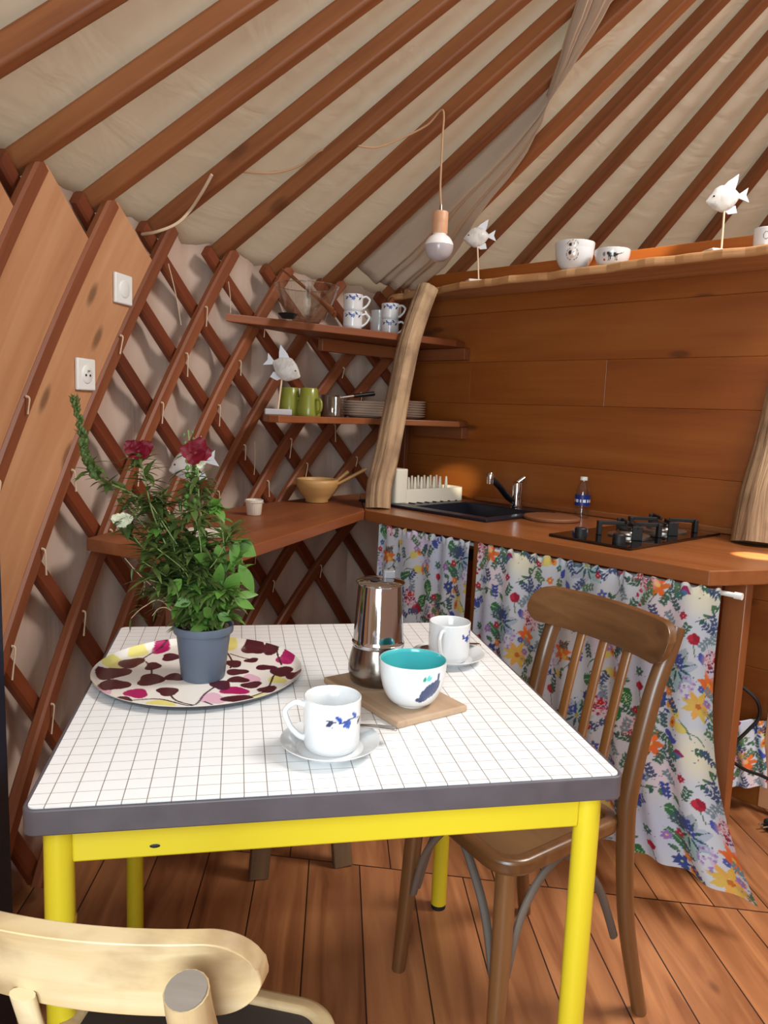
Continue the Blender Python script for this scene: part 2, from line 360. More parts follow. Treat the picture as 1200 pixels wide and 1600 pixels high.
# translucent leaves
for k in ('leaf_n', 'leaf_b', 'petal_red', 'petal_white'):
    nt = M[k].node_tree; b = nt.nodes['Principled BSDF']; tr = nd(nt, 'ShaderNodeBsdfTranslucent')
    src = b.inputs['Base Color'].links
    if src: nt.links.new(src[0].from_socket, tr.inputs[0])
    else: tr.inputs[0].default_value = b.inputs['Base Color'].default_value
    ms = nd(nt, 'ShaderNodeMixShader', i_0=.25); nt.links.new(b.outputs[0], ms.inputs[1]); nt.links.new(tr.outputs[0], ms.inputs[2]); nt.links.new(ms.outputs[0], nt.nodes['Material Output'].inputs[0])

def table_mat():
    m, nt, b = new_mat('gridded_laminate'); L = nt.links.new
    at = nd(nt, 'ShaderNodeAttribute', attribute_name='g'); sp = nd(nt, 'ShaderNodeSeparateXYZ'); L(at.outputs['Vector'], sp.inputs[0])
    def line(sock, step, w):
        d = nd(nt, 'ShaderNodeMath', operation='DIVIDE', i_1=step); L(sock, d.inputs[0]); f = nd(nt, 'ShaderNodeMath', operation='FRACT'); L(d.outputs[0], f.inputs[0])
        c = nd(nt, 'ShaderNodeMath', operation='LESS_THAN', i_1=w / step); L(f.outputs[0], c.inputs[0]); return c.outputs[0]
    a = line(sp.outputs[0], .0312, .0013); c = line(sp.outputs[1], .0278, .0009)
    mx = nd(nt, 'ShaderNodeMath', operation='MAXIMUM'); L(a, mx.inputs[0]); L(c, mx.inputs[1])
    k = nd(nt, 'ShaderNodeMix', data_type='RGBA'); L(mx.outputs[0], k.inputs[0]); k.inputs[6].default_value = lin((236, 236, 236)); k.inputs[7].default_value = lin((132, 122, 114))
    L(k.outputs[2], b.inputs['Base Color']); b.inputs['Roughness'].default_value = .28; b.inputs['Coat Weight'].default_value = .2
    return m
M['laminate'] = table_mat()

def floor_mat():
    m, nt, b = new_mat('pine_floorboards'); L = nt.links.new
    at = nd(nt, 'ShaderNodeAttribute', attribute_name='g'); sp = nd(nt, 'ShaderNodeSeparateXYZ'); L(at.outputs['Vector'], sp.inputs[0])
    far = nd(nt, 'ShaderNodeMath', operation='GREATER_THAN', i_1=0.0); L(sp.outputs[2], far.inputs[0])
    va = nd(nt, 'ShaderNodeMath', operation='MULTIPLY_ADD', i_1=.055); L(far.outputs[0], va.inputs[0]); L(sp.outputs[1], va.inputs[2])
    dv = nd(nt, 'ShaderNodeMath', operation='DIVIDE', i_1=.142); L(va.outputs[0], dv.inputs[0])
    fl = nd(nt, 'ShaderNodeMath', operation='FLOOR'); L(dv.outputs[0], fl.inputs[0]); fr = nd(nt, 'ShaderNodeMath', operation='FRACT'); L(dv.outputs[0], fr.inputs[0])
    idx = nd(nt, 'ShaderNodeMath', operation='MULTIPLY_ADD', i_1=17.0); L(far.outputs[0], idx.inputs[0]); L(fl.outputs[0], idx.inputs[2])
    wn = nd(nt, 'ShaderNodeTexWhiteNoise', noise_dimensions='1D'); L(idx.outputs[0], wn.inputs['W'])
    e1 = nd(nt, 'ShaderNodeMath', operation='LESS_THAN', i_1=.025); L(fr.outputs[0], e1.inputs[0])
    ab = nd(nt, 'ShaderNodeMath', operation='ABSOLUTE'); L(sp.outputs[2], ab.inputs[0]); e2 = nd(nt, 'ShaderNodeMath', operation='LESS_THAN', i_1=.0022); L(ab.outputs[0], e2.inputs[0])
    sm = nd(nt, 'ShaderNodeMath', operation='MAXIMUM'); L(e1.outputs[0], sm.inputs[0]); L(e2.outputs[0], sm.inputs[1])
    cb = nd(nt, 'ShaderNodeCombineXYZ'); L(sp.outputs[0], cb.inputs[0]); L(sp.outputs[1], cb.inputs[1]); L(idx.outputs[0], cb.inputs[2])
    mp = nd(nt, 'ShaderNodeMapping'); mp.inputs['Scale'].default_value = (1.5, 16, 3.3); L(cb.outputs[0], mp.inputs['Vector'])
    no = nd(nt, 'ShaderNodeTexNoise', i_Scale=1.0, i_Detail=6.0, i_Distortion=1.2); L(mp.outputs[0], no.inputs['Vector'])
    rp = nd(nt, 'ShaderNodeValToRGB'); e = rp.color_ramp.elements; e[0].position = .3; e[0].color = lin((128, 74, 42)); e[1].position = .7; e[1].color = lin((186, 124, 78)); L(no.outputs[0], rp.inputs[0])
    hs = nd(nt, 'ShaderNodeHueSaturation'); L(rp.outputs[0], hs.inputs['Color']); mr = nd(nt, 'ShaderNodeMapRange'); mr.inputs[3].default_value = .85; mr.inputs[4].default_value = 1.12; L(wn.outputs[0], mr.inputs[0]); L(mr.outputs[0], hs.inputs['Value'])
    mk = nd(nt, 'ShaderNodeMapping'); mk.inputs['Scale'].default_value = (3, 6, 3.3); L(cb.outputs[0], mk.inputs['Vector']); vo = nd(nt, 'ShaderNodeTexVoronoi', i_Scale=1.0); L(mk.outputs[0], vo.inputs['Vector'])
    kr = nd(nt, 'ShaderNodeMapRange'); kr.inputs[1].default_value = .03; kr.inputs[2].default_value = .09; kr.inputs[3].default_value = .6; kr.inputs[4].default_value = 0; L(vo.outputs['Distance'], kr.inputs[0])
    m1 = nd(nt, 'ShaderNodeMix', data_type='RGBA'); L(kr.outputs[0], m1.inputs[0]); L(hs.outputs[0], m1.inputs[6]); m1.inputs[7].default_value = lin((84, 42, 20))
    m2 = nd(nt, 'ShaderNodeMix', data_type='RGBA'); L(sm.outputs[0], m2.inputs[0]); L(m1.outputs[2], m2.inputs[6]); m2.inputs[7].default_value = lin((44, 20, 10))
    L(m2.outputs[2], b.inputs['Base Color']); b.inputs['Roughness'].default_value = .38; b.inputs['Coat Weight'].default_value = .15; b.inputs['Coat Roughness'].default_value = .3
    bp = nd(nt, 'ShaderNodeBump', i_Strength=.12, i_Distance=.003); L(no.outputs[0], bp.inputs['Height']); L(bp.outputs[0], b.inputs['Normal'])
    return m
M['floor'] = floor_mat()

# ------------------------------------------------------------------ structure: floor, cloth wall, roof cloth, plank partition
fu = Vector((.13, .99)).normalized(); fv = Vector((fu.y, -fu.x)); tn = Vector((.315, .95)).normalized()
mb = MB(); ring = [cyl(a, 2.95, 0) for a in range(0, 360, 4)]
n = len(ring); vv = [Vector((p.x, p.y, 0)) for p in ring] + [Vector((p.x, p.y, -.05)) for p in ring]
so = Vector((.505, 1.887))
gg = [(Vector((p.x, p.y)).dot(fu), (Vector((p.x, p.y)) - Vector((.071, 1.979))).dot(fv), (Vector((p.x, p.y)) - so).dot(tn)) for p in vv]
mb.add(vv, [tuple(range(n)), tuple(range(2 * n - 1, n - 1, -1))] + [(i, (i + 1) % n, n + (i + 1) % n, n + i) for i in range(n)], gg)
struct(mb.build('floor', M['floor'], smooth=False))

DOOR = (230.5, 250)
mb = MB(); A = np.arange(DOOR[1], DOOR[0] + 360 + .1, 2.0)
def wallp(u, v):
    az = DOOR[1] + (360 - (DOOR[1] - DOOR[0])) * u; z = 1.86 * v
    R = 2.835 + .012 * math.sin(az * 1.7 + 2 * math.sin(z * 3)) + .006 * math.sin(az * 4.1 + z * 2)
    return cyl(az, R, z)
grid(mb, 300, 10, wallp, lambda u, v: (u * 16, v * 1.86, 0))
struct(mb.build('wall_cloth', M['wallcloth'], solid=.008))
# lintel part of the cloth over the doorway is the roof edge; roof lining cone
mb = MB()
def roofp(u, v):
    az = u * 360; r = 2.88 - (2.88 - .50) * v
    sag = .014 * math.sin(v * PI) * (1 - abs(2 * ((az + 73.9) / 6.667 % 1) - 1)) * 2
    return cone(az, r, .040 - sag + .006 * math.sin(az * .9 + v * 9))
grid(mb, 432, 24, roofp, lambda u, v: (u * 40 * .4, v * 2.3, 0), close=True)
struct(mb.build('ceiling', M['roof'], solid=.006))

# plank partition behind the counter (each plank its own board face, one wall)
mb = MB(); zs = [-.0, .24, .47, .70] + [zk(k) for k in (.88, 1.072, 1.325, 1.512, 1.73, 1.925)]
for i in range(len(zs) - 1):
    z0, z1 = zs[i] + .0002, zs[i + 1] - .0002
    s0, s1 = -.42, 1.75
    if i == 8: s0 = -.36
    cut = {6: (-.06, .62)}.get(i)
    segs = [(s0, s1)] if cut is None else [(s0, cut[0]), (cut[0], cut[1]), (cut[1], s1)]
    for q, (a, b) in enumerate(segs):
        box(mb, ((b - a) * KS, .03, z1 - z0), frame(pt((a + b) / 2, -.015, (z0 + z1) / 2), (PD[0], PD[1], 0), (-PN[0], -PN[1], 0), (0, 0, 1)), (i * 3.7 + q * 1.3 + (a + b) / 2, i * 2.1, q * .7))
struct(mb.build('wall_kitchen', M['plank'], smooth=False, bevel=.0018))
# wall posts at the end of the partition
mb = MB(); bar(mb, pt(-.455, .0, 0), pt(-.455, .0, 1.95), .06, .06, (PN[0], PN[1], 0))
tag(mb.build('partition_post', M['shelf'], bevel=.003), 'upright timber post ending the plank partition beside the trellis corner', 'post')
mb = MB(); bar(mb, pt(0.02, .012, ZC), pt(1.2, .012, ZC), .02, .02); 
for o_ in [mb.build('baseboard_counter', M['counter'], bevel=.002)]: o_.location.z = .012; struct(o_)

# dark blue door jamb at the side of the doorway, very near the camera
jp = oncyl(8, 1150, 2.60)
mb = MB(); jd = Vector((jp.x, jp.y, 0)).normalized()
ja = oncyl(2, 900, 2.60); jb_ = oncyl(22, 1440, 2.60)
mb2 = MB()
e0 = oncyl(1, 860, 2.55); e1 = oncyl(22, 1450, 2.55)
tdir = (cyl(azim(e0) - 6, 2.55, 0) - cyl(azim(e0), 2.55, 0)).normalized()
vs = []
for p in (e0, e1):
    for k in (0, 1):
        for w in (0, .06):
            q = p + tdir * (.12 * k) + Vector((math.sin(math.radians(azim(p))), math.cos(math.radians(azim(p))), 0)) * w; vs.append(q)
low = e1 + (e1 - e0) * ((0 - e1.z) / (e1.z - e0.z)); 
mbj = MB()
for (a, b) in ((e0 + (e0 - e1) * .9, low),):
    L_ = []
    for p in (a, b):
        rad_ = Vector((math.sin(math.radians(azim(p))), math.cos(math.radians(azim(p))), 0))
        for k in (0, .14):
            for w in (0, .05): L_.append(p + tdir * k + rad_ * w)
    mbj.add(L_, [(0, 1, 3, 2), (4, 6, 7, 5), (0, 4, 5, 1), (2, 3, 7, 6), (0, 2, 6, 4), (1, 5, 7, 3)])
tag(mbj.build('door_curtain', M['navy'], bevel=.004), 'dark navy hanging door flap at the edge beside the trellis', 'door flap')

# ------------------------------------------------------------------ roof rafters
NTH = 'first second third fourth fifth sixth seventh eighth ninth tenth eleventh twelfth thirteenth fourteenth fifteenth sixteenth'.split()
RAZ = [-79.2, -72.6, -66.1, -59.9, -53.0, -46.4, -39.8, -32.3, -27.2, -20.6, -13.8, -6.6, -.2, 6.4, 13.0]
def rafter(az):
    mb = MB(); a = cone(az, 2.80, -.003); b = cone(az, .52, -.003)
    bar(mb, a, b, .042, .054, (0, 0, 1)); return mb.build('rafter', M['rafter'], bevel=.009, seg=3)
for i, az in enumerate(RAZ):
    tag(rafter(az), NTH[i] + ' sloping roof rafter counted from the pale board panelling towards the plank wall', 'rafter', 'roof rafters in view')
for az, w_ in ((-93.9, 'second past the pale board panelling'), (-87.2, 'first past the pale board panelling'), (19.5, 'first past the plank wall end'), (26.1, 'second past the plank wall end')):
    tag(rafter(az), 'roof rafter just outside the picture, ' + w_, 'rafter', 'roof rafters beyond the picture')
mb = MB(); tube(mb, [cone(a, .5, .0) for a in range(0, 361, 6)], .05, 8); tag(mb.build('roof_crown_ring', M['rafter']), 'round wooden crown ring the rafters meet in', 'crown ring')

# drape of lining cloth hanging under the rafters
EDGE = [(905, -60), (890, 10), (862, 110), (838, 200), (812, 252), (786, 288), (757, 322), (735, 352), (712, 392), (688, 425), (662, 446)]
ep = [oncone(x, y, -.055) for x, y in EDGE]
er = [math.hypot(p.x - CEN[0], p.y - CEN[1]) for p in ep]; ea = [azim(p) for p in ep]
o_ = np.argsort(er); er = np.array(er)[o_]; ea = np.array(ea)[o_]
def drapep(u, v):
    r = .75 + (2.70 - .75) * v; az1 = float(np.interp(r, er, ea)); az0 = -39.8 + math.degrees(.028 / r)
    az = az0 + (az1 - az0) * u
    k = min(1, u / .45); k = k * k * (3 - 2 * k)
    off = .036 * (1 - k) + (-.050) * k
    w = (.010 * math.sin(u * 19 + v * 5) + .006 * math.sin(u * 41 + v * 3)) * min(1, u * 3) * min(1, (1 - u) * 6 + .3)
    return cone(az, r, off + w)
mb = MB(); grid(mb, 60, 60, drapep, lambda u, v: (v * 1.9, u * .5, 0))
tag(mb.build('ceiling_drape', M['drape'], solid=.002), 'loose edge of beige lining cloth hanging below the rafters behind the bulb', 'cloth')

# ------------------------------------------------------------------ trellis wall
def helix_strip(mb, az0, z0, az1, z1, R, w, t, n=26, rnd_=True, ext=0, g0=0):
    P = [cyl(az0 + (az1 - az0) * i / n, R, z0 + (z1 - z0) * i / n) for i in range(n + 1)]
    vs = []; g = []; Lh = 0
    sec = [(-.5, -.5), (.5, -.5), (.5, .5), (-.5, .5)]
    if rnd_: sec = [(-.5, -.28), (-.36, -.5), (.36, -.5), (.5, -.28), (.5, .28), (.36, .5), (-.36, .5), (-.5, .28)]
    m = len(sec)
    for i, p in enumerate(P):
        T = (P[min(i + 1, n)] - P[max(i - 1, 0)]).normalized(); N = Vector((p.x - CEN[0], p.y - CEN[1], 0)).normalized(); B = T.cross(N).normalized()
        if i: Lh += (P[i] - P[i - 1]).length
        for a, b in sec: vs.append(p + B * a * w + N * b * t); g.append((Lh + g0, a * w + g0, b * t))
    fs = [(i * m + k, i * m + (k + 1) % m, (i + 1) * m + (k + 1) % m, (i + 1) * m + k) for i in range(n) for k in range(m)] + [tuple(range(m))[::-1], tuple(n * m + k for k in range(m))]
    mb.add(vs, fs, g)
trellis = thing('wall_trellis', 'crossed brown wooden lattice of poles tied along the round cloth wall', 'trellis')
def track(az, sgn, ztop=1.78, zlow=.02, zend=1.785):
    """azimuth of a pole at each height, flexing a little along its length"""
    out = []; a = az; z = ztop; dz = .02
    def slope(a, z):
        if sgn < 0: return 15.3 + max(0, min(20, a + 55)) * .40 + (1.3 - z) * 4 * max(0, min(1, (a + 54) / 8))
        return 17 + (z - .6) * 9
    up = [(a + sgn * slope(a, z) * (z - q), q) for q in (zend, (zend + ztop) / 2)]
    while z > zlow: out.append((a, z)); a += sgn * slope(a, z) * dz; z -= dz
    return up + out
def track_strip(mb, tr, R, w, t, g0=0, rnd_=True):
    P = [cyl(a, R, z) for a, z in tr]; P = P[:2] + P[2::4] + ([P[-1]] if (len(P) - 3) % 4 else [])
    sec = [(-.5, -.28), (-.36, -.5), (.36, -.5), (.5, -.28), (.5, .28), (.36, .5), (-.36, .5), (-.5, .28)] if rnd_ else [(-.5, -.5), (.5, -.5), (.5, .5), (-.5, .5)]
    m = len(sec); n = len(P) - 1; vs = []; g = []; Lh = 0
    for i, p in enumerate(P):
        T = (P[min(i + 1, n)] - P[max(i - 1, 0)]).normalized(); N = Vector((p.x - CEN[0], p.y - CEN[1], 0)).normalized(); B = T.cross(N).normalized()
        if i: Lh += (P[i] - P[i - 1]).length
        for a, b in sec: vs.append(p + B * a * w + N * b * t); g.append((Lh + g0, a * w + g0, b * t))
    fs = [(i * m + k, i * m + (k + 1) % m, (i + 1) * m + (k + 1) % m, (i + 1) * m + k) for i in range(n) for k in range(m)] + [tuple(range(m))[::-1], tuple(n * m + k for k in range(m))]
    mb.add(vs, fs, g)
TOPS = RAZ[:11]
RF, RB = 2.742, 2.776
slash = []; back = []
for i, az in enumerate(TOPS):
    tr = track(az + .3, -1, zend=1.80); slash.append(tr); mb = MB(); track_strip(mb, tr, RF, .046, .028, g0=i * 1.1); mb.build('lattice_pole', M['lattice'], trellis)
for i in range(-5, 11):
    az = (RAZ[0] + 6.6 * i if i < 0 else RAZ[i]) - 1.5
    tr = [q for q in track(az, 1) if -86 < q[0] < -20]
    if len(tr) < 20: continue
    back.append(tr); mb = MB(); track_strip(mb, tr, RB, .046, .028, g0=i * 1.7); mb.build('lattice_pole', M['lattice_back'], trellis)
# knotted leather thongs at crossings
for ts in slash:
    ds = {round(z, 3): a for a, z in ts}
    for tb in back:
        hit = [(abs(ds[round(z, 3)] - a), a, z) for a, z in tb if round(z, 3) in ds]
        if not hit: continue
        e_, az, z = min(hit)
        if e_ < .6 and .45 < z < 1.74 and -79 < az < -27:
            if rnd.random() < .15: continue
            p = cyl(az, RF - .016, z); L_ = rnd.uniform(.03, .075); dx = rnd.uniform(-.012, .012); tg = cyl(az + 1, RF, z) - cyl(az, RF, z); tg.normalize(); nin = Vector((CEN[0] - p.x, CEN[1] - p.y, 0)).normalized()
            mb = MB(); tube(mb, spline([p + Vector((0, 0, .008)) , p + nin * .008 + Vector((0, 0, .004)), p + nin * .006 + tg * dx * .5 - Vector((0, 0, L_ * .5)), p + nin * .004 + tg * dx - Vector((0, 0, L_))], 3), [.0035, .0022, .0018, .0024], 5)
            mb.build('knotted_cord', M['rope'], trellis)
for x0, y0, x1, y1 in ((263, 412, 283, 508), (357, 440, 360, 492), (398, 690, 397, 742)):
    p = oncyl(x0, y0, RF - .02); q = oncyl(x1, y1, RF - .01); mb = MB()
    tube(mb, spline([p, (p * .5 + q * .5) + Vector((.003, .004, .0)), q], 5), .0016, 5); mb.build('knotted_cord', M['rope'], trellis)

# pale boards filling the lattice gaps
BL = ['pale pine board leaning in the trellis, cut off by the edge beside the door flap', 'wide pale pine board between two trellis poles, with one dark oval knot', 'pale pine board carrying the white switch and the power socket']
bpar = []
for i in range(3):
    a0 = TOPS[i]
    mb = MB(); track_strip(mb, [q for q in track(a0 + .3 + 3.25, -1) if q[1] < 1.75], RF + .002, .228, .020, g0=i * 2.3, rnd_=False)
    tag(mb.build('wall_board', M['board'], bevel=.002), BL[i], 'board', 'pale boards set into the trellis')

# switch and socket on the third board
def plate(px, py, label, cat, name, kind):
    p = oncyl(px, py, RF - .0065); az = math.radians(azim(p)); nin = Vector((-math.sin(az), -math.cos(az), 0)); tg = Vector((math.cos(az), -math.sin(az), 0))
    up = Vector((0, 0, 1)); T = frame(p + nin * .006, tg, up, nin)
    t = thing(name, label, cat); t.matrix_world = T
    mb = MB(); box(mb, (.082, .082, .010)); mb.build('cover_plate', M['white'], t, bevel=.004, seg=3)
    mb = MB(); lathe(mb, [(0, .008), (.021, .008), (.0235, .0065), (.0245, .0045)], 40)
    if kind == 'socket':
        mb.build('socket_well', M['white'], t)
        for x in (-.0095, .0095):
            mb = MB(); lathe(mb, [(0, .0092), (.0032, .0092), (.0032, .006)], 14, (x, -.002, 0)); mb.build('contact_hole', M['dark'], t)
        mb = MB(); lathe(mb, [(0, .014), (.002, .0135), (.0024, .006)], 12, (0, .009, 0)); mb.build('earth_pin', M['brushed'], t)
    else:
        mb.build('rocker', M['white'], t)
plate(189, 452, 'white square light switch on the pale board, higher of the two plates', 'switch', 'light_switch', 'switch')
plate(130, 585, 'white square power socket on the pale board below the switch', 'socket', 'power_socket', 'socket')

# rope looped over a rafter end
mb = MB(); tube(mb, spline([oncyl(222, 366, 2.77), oncyl(245, 362, 2.69), oncyl(275, 350, 2.65), oncone(296, 330, -.06), oncone(316, 300, -.06), oncone(331, 273, -.05)], 6), .0045, 7)
tag(mb.build('rope', M['rope']), 'pale rope running from the trellis head up to the rafter', 'rope')

# ------------------------------------------------------------------ counter, worktop
CA = Vector((.499, 2.914)) * KS; CB = Vector((1.246, 1.771)) * KS; CU = (CB - CA).normalized(); CN = Vector((CU.y, -CU.x))   # CN points to the wall? fixed below
if CN.dot(Vector((1, 1))) < 0: CN = -CN
def cpt(s, d, z): q = CA + CU * s + CN * d; return Vector((q.x, q.y, z))
CLEN = (CB - CA).length
# sink position
sF = onz(760, 817, ZC); sR = onz(860, 803, ZC)
sx = -CU; sy = CN
sw, sd = .70 * KS, .455 * KS
def spt(a, b): return Vector((sF.x, sF.y)) + sx * a * KS + sy * b * KS
wl = [(CA.x, CA.y), (CB.x, CB.y), tuple(onz(1200, 890, ZC).xy)]
rr_ = pt(1.12, .004, 0); wl += [(1.66 * KS, 1.90 * KS), (rr_.x + .12, rr_.y - .17), (rr_.x, rr_.y), tuple(pt(-.44, .034, 0).xy)]
bk = cyl(-33.5, 2.715, 0); wl += [tuple(pt(-.48, .10, 0).xy), (bk.x, bk.y)]
bk2 = cyl(-36.5, 2.715, 0); wl += [(bk2.x, bk2.y)]
counter = thing('kitchen_counter', 'long oiled wooden kitchen counter with sink and hob above floral curtains', 'counter')
hole = [spt(.035, .05), spt(.42, .05), spt(.42, .39), spt(.035, .39)]
mb = MB(); prism(mb, wl, ZC - .04, ZC, holes=[[tuple(p) for p in hole]], gx=CU); mb.build('worktop', M['counter'], counter, smooth=False, bevel=.003)
lg_ = onz(1149, 905, ZC - .04); lg_ = (Vector((lg_.x, lg_.y)) - CA)
for s, d, w in ((.5575 * KS, .040, .031), (lg_.dot(CU), lg_.dot(CN) + .03, .06)):
    p = cpt(s, d, 0); mb = MB(); bar(mb, (p.x, p.y, 0), (p.x, p.y, ZC - .04), w, .045, (CN.x, CN.y, 0)); mb.build('leg', M['counter'], counter, bevel=.003)
p = onz(1150, 905, .8); 
mb = MB(); bar(mb, cpt(.08, .125, ZC - .065), cpt(CLEN - .02, .125, ZC - .065), .03, .05); mb.build('front_rail', M['counter'], counter, bevel=.002)

cw = [(CA.x - .002, CA.y - .004), tuple(onz(330, 872, ZC).xy), tuple(onz(182, 860, ZC).xy)]
w_ = []
for a in np.arange(azim(onz(182, 852, ZC)), -36.6, 1.5): q = cyl(a, 2.72, 0); w_.append((q.x, q.y))
cw2 = cw[:2] + w_[1:] + [(bk2.x - .004, bk2.y - .002)]
worktop = thing('corner_worktop', 'dark stained wooden worktop along the trellis carrying the wooden bowl', 'worktop')
mb = MB(); prism(mb, cw2, ZC - .035, ZC - .001, gx=(.52, .85)); mb.build('board', M['shelf'], worktop, smooth=False, bevel=.003)
q = cyl(-62, 2.65, 0); mb = MB(); bar(mb, (q.x, q.y, 0), (q.x, q.y, ZC - .036), .04, .04, (1, 0, 0)); mb.build('leg', M['shelf'], worktop, bevel=.002)

# ------------------------------------------------------------------ corner shelves
def shelf(name, label, L, Rr_, z, t, batten, mids=()):
    aL = azim(L); th = thing(name, label, 'shelf', group='corner shelves')
    c_end = pt(-.40, .004, 0)
    poly = [(L.x, L.y)] + [(m_.x, m_.y) for m_ in mids]
    poly += [(Rr_[0].x, Rr_[0].y), (Rr_[1].x, Rr_[1].y), (c_end.x, c_end.y)]
    q = pt(-.46, .04, 0); poly.append((q.x, q.y))
    for a in np.arange(-30.5, aL + .1, -1.5):
        w = cyl(a, 2.722, 0); poly.append((w.x, w.y))
    mb = MB(); prism(mb, poly, z - t, z, gx=((Rr_[0] - L).x, (Rr_[0] - L).y)); mb.build('board', M['shelf'], th, smooth=False, bevel=.004)
    mb = MB(); bar(mb, pt(-.36, .02, z - t - .026), pt(batten, .02, z - t - .026), .038, .05); mb.build('batten', M['shelf'], th, bevel=.002)
    return th, poly
ZS1 = zk(1.605); ZS2 = zk(1.24)
lu = oncyl(352, 497, 2.72); ru = onpart(713, 531, .09)
shelf('wall_shelf', 'upper corner shelf holding the glass bowl and stacked cups', lu, (Vector((ru.x, ru.y, 0)), pt(-.10, .004, 0)), ZS1, .028, -.07)
ll = oncyl(410, 663, 2.72); rl = onpart(718, 658, .10)
shelf('wall_shelf', 'lower corner shelf holding the green mugs and plates', ll, (Vector((rl.x, rl.y, 0)), pt(-.06, .004, 0)), ZS2, .024, -.06, [oncyl(412, 661, 2.60), oncyl(420, 661, 2.53), oncyl(436, 661, 2.49), oncyl(600, 660, 2.47)])
# shelf support arm seen under the upper shelf
mb = MB(); a_ = oncyl(500, 540, 2.70); bar(mb, (a_.x, a_.y, ZS1 - .055), pt(-.36, .05, ZS1 - .055), .03, .05)
tag(mb.build('shelf_bearer', M['shelf'], bevel=.003), 'timber bearer under the upper corner shelf against the trellis', 'bearer')

# long live-edge top shelf
mb = MB(); fr_ = []; bk_ = []
for i in range(60):
    s = -.56 + 1.92 * i / 59
    base = .19 + .055 * max(0, (s + .1)) / 1.3
    d = base + .008 * math.sin(s * 9) + .006 * math.sin(s * 23 + 1) + .004 * math.sin(s * 51) + .002 * math.sin(s * 97)
    if s < -.05: d = max(.09, d - .10 * (-.05 - s) / .5)
    fr_.append(tuple(pt(s, d, 0).xy)); bk_.append(tuple(pt(s, .002, 0).xy))
ZT = zk(1.834)
prism(mb, fr_ + bk_[::-1], ZT - .030, ZT, gx=PD)
tshelf = tag(mb.build('display_shelf', M['live_edge'], smooth=False, bevel=.010, seg=3), 'long live-edge wooden shelf high on the plank wall with bowls and fish', 'shelf')
mb = MB(); bar(mb, pt(-.43, .035, ZT), pt(-.43, .035, ZT + .085), .03, .045, (PN[0], PN[1], 0))
tag(mb.build('shelf_peg', M['live_edge'], bevel=.003), 'short upright wood block standing on the long shelf above the driftwood', 'wood block')

# ------------------------------------------------------------------ driftwood poles
def log(name, label, pts, rad, seed, mat):
    r = random.Random(seed); ph = [r.uniform(0, 6) for _ in range(6)]
    def wob(L, a): return 1 + .05 * math.sin(2 * a + ph[0] + L * 3) + .035 * math.sin(5 * a + ph[1] + L * 2) + .02 * math.sin(11 * a + ph[2]) + .03 * math.sin(L * 9 + ph[3]) * math.sin(a + ph[4]) + .012 * math.sin(17 * a + L * 6)
    mb = MB(); tube(mb, spline(pts, 9), rad, 48, wob=wob); return tag(mb.build(name, mat, angle=70), label, 'pole')
lb = onz(590, 794, ZC); dref = lb
def sh(x, y, dd): return pxd(x, y, dref, dd)
ltop = onpart(668, 452, .26)
dtop = depth_of(ltop) - depth_of(lb)
lp = [Vector((lb.x, lb.y, ZC - .002))]
for (x, y, k) in ((592, 760, .05), (603, 715, .17), (615, 655, .35), (626, 600, .5), (637, 545, .68), (652, 495, .84), (668, 452, 1)):
    lp.append(pxd(x, y, lb, dtop * k))
log('driftwood_pole', 'pale crooked driftwood pole standing on the counter by the dish rack', lp, [.046, .046, .046, .045, .043, .044, .044, .045], 3, M['drift'])
rb = onz(1192, 856, ZC); rb = rb + Vector((rb.x, rb.y, 0)).normalized() * .075
log('driftwood_pole', 'thick driftwood pole standing on the counter beside the hob', [Vector((rb.x, rb.y, ZC - .002)), pxd(1203, 780, rb, .01), pxd(1222, 700, rb, .03), pxd(1240, 600, rb, .05), pxd(1256, 480, rb, .06), pxd(1266, 400, rb, .06)], [.088, .082, .076, .072, .068, .066], 9, M['drift'])

# ------------------------------------------------------------------ sink, tap, rack
sink = thing('kitchen_sink', 'dark blue-black sink with drainer let into the counter', 'sink')
mb = MB(); prism(mb, [tuple(spt(0, 0)), tuple(spt(.70, 0)), tuple(spt(.70, .455)), tuple(spt(0, .455))], ZC, ZC + .011, holes=[[tuple(spt(.045, .06)), tuple(spt(.41, .06)), tuple(spt(.41, .38)), tuple(spt(.045, .38))]], gx=sx)
mb.build('rim', M['sink'], sink, smooth=False, bevel=.004, seg=3)
mb = MB(); z1 = ZC + .008; z0 = ZC - .16
co = [(.043, .058), (.412, .058), (.412, .382), (.043, .382)]; ci = [(.075, .09), (.38, .09), (.38, .35), (.075, .35)]
vs = [Vector((*spt(a, b), z1)) for a, b in co] + [Vector((*spt(a, b), z0)) for a, b in ci]
mb.add(vs, [(0, 1, 5, 4), (1, 2, 6, 5), (2, 3, 7, 6), (3, 0, 4, 7), (4, 5, 6, 7)]); mb.build('basin', M['sink'], sink, smooth=False, solid=.004)
for k in range(7):
    mb = MB(); bar(mb, Vector((*spt(.46, .10 + k * .045), ZC + .0125)), Vector((*spt(.66, .10 + k * .045), ZC + .0125)), .008, .004); mb.build('drainer_ridge', M['sink'], sink, bevel=.0015)
tb = onz(806, 794, ZC + .01)
tap = thing('kitchen_tap', 'chrome mixer tap with black swivel spout behind the sink', 'tap')
mb = MB(); lathe(mb, [(0, 0), (.024, 0), (.024, .006), (.019, .01), (.018, .05), (.0195, .085), (.017, .098), (.008, .104), (0, .105)], 24, (tb.x, tb.y, ZC + .011)); mb.build('tap_body', M['chrome'], tap)
tip = pxd(766, 746, tb, -.10)
mb = MB(); tube(mb, spline([Vector((tb.x, tb.y, ZC + .035)), pxd(795, 778, tb, -.02), pxd(780, 760, tb, -.06), tip], 6), [.013, .0125, .012, .011], 12); mb.build('spout', M['black'], tap)
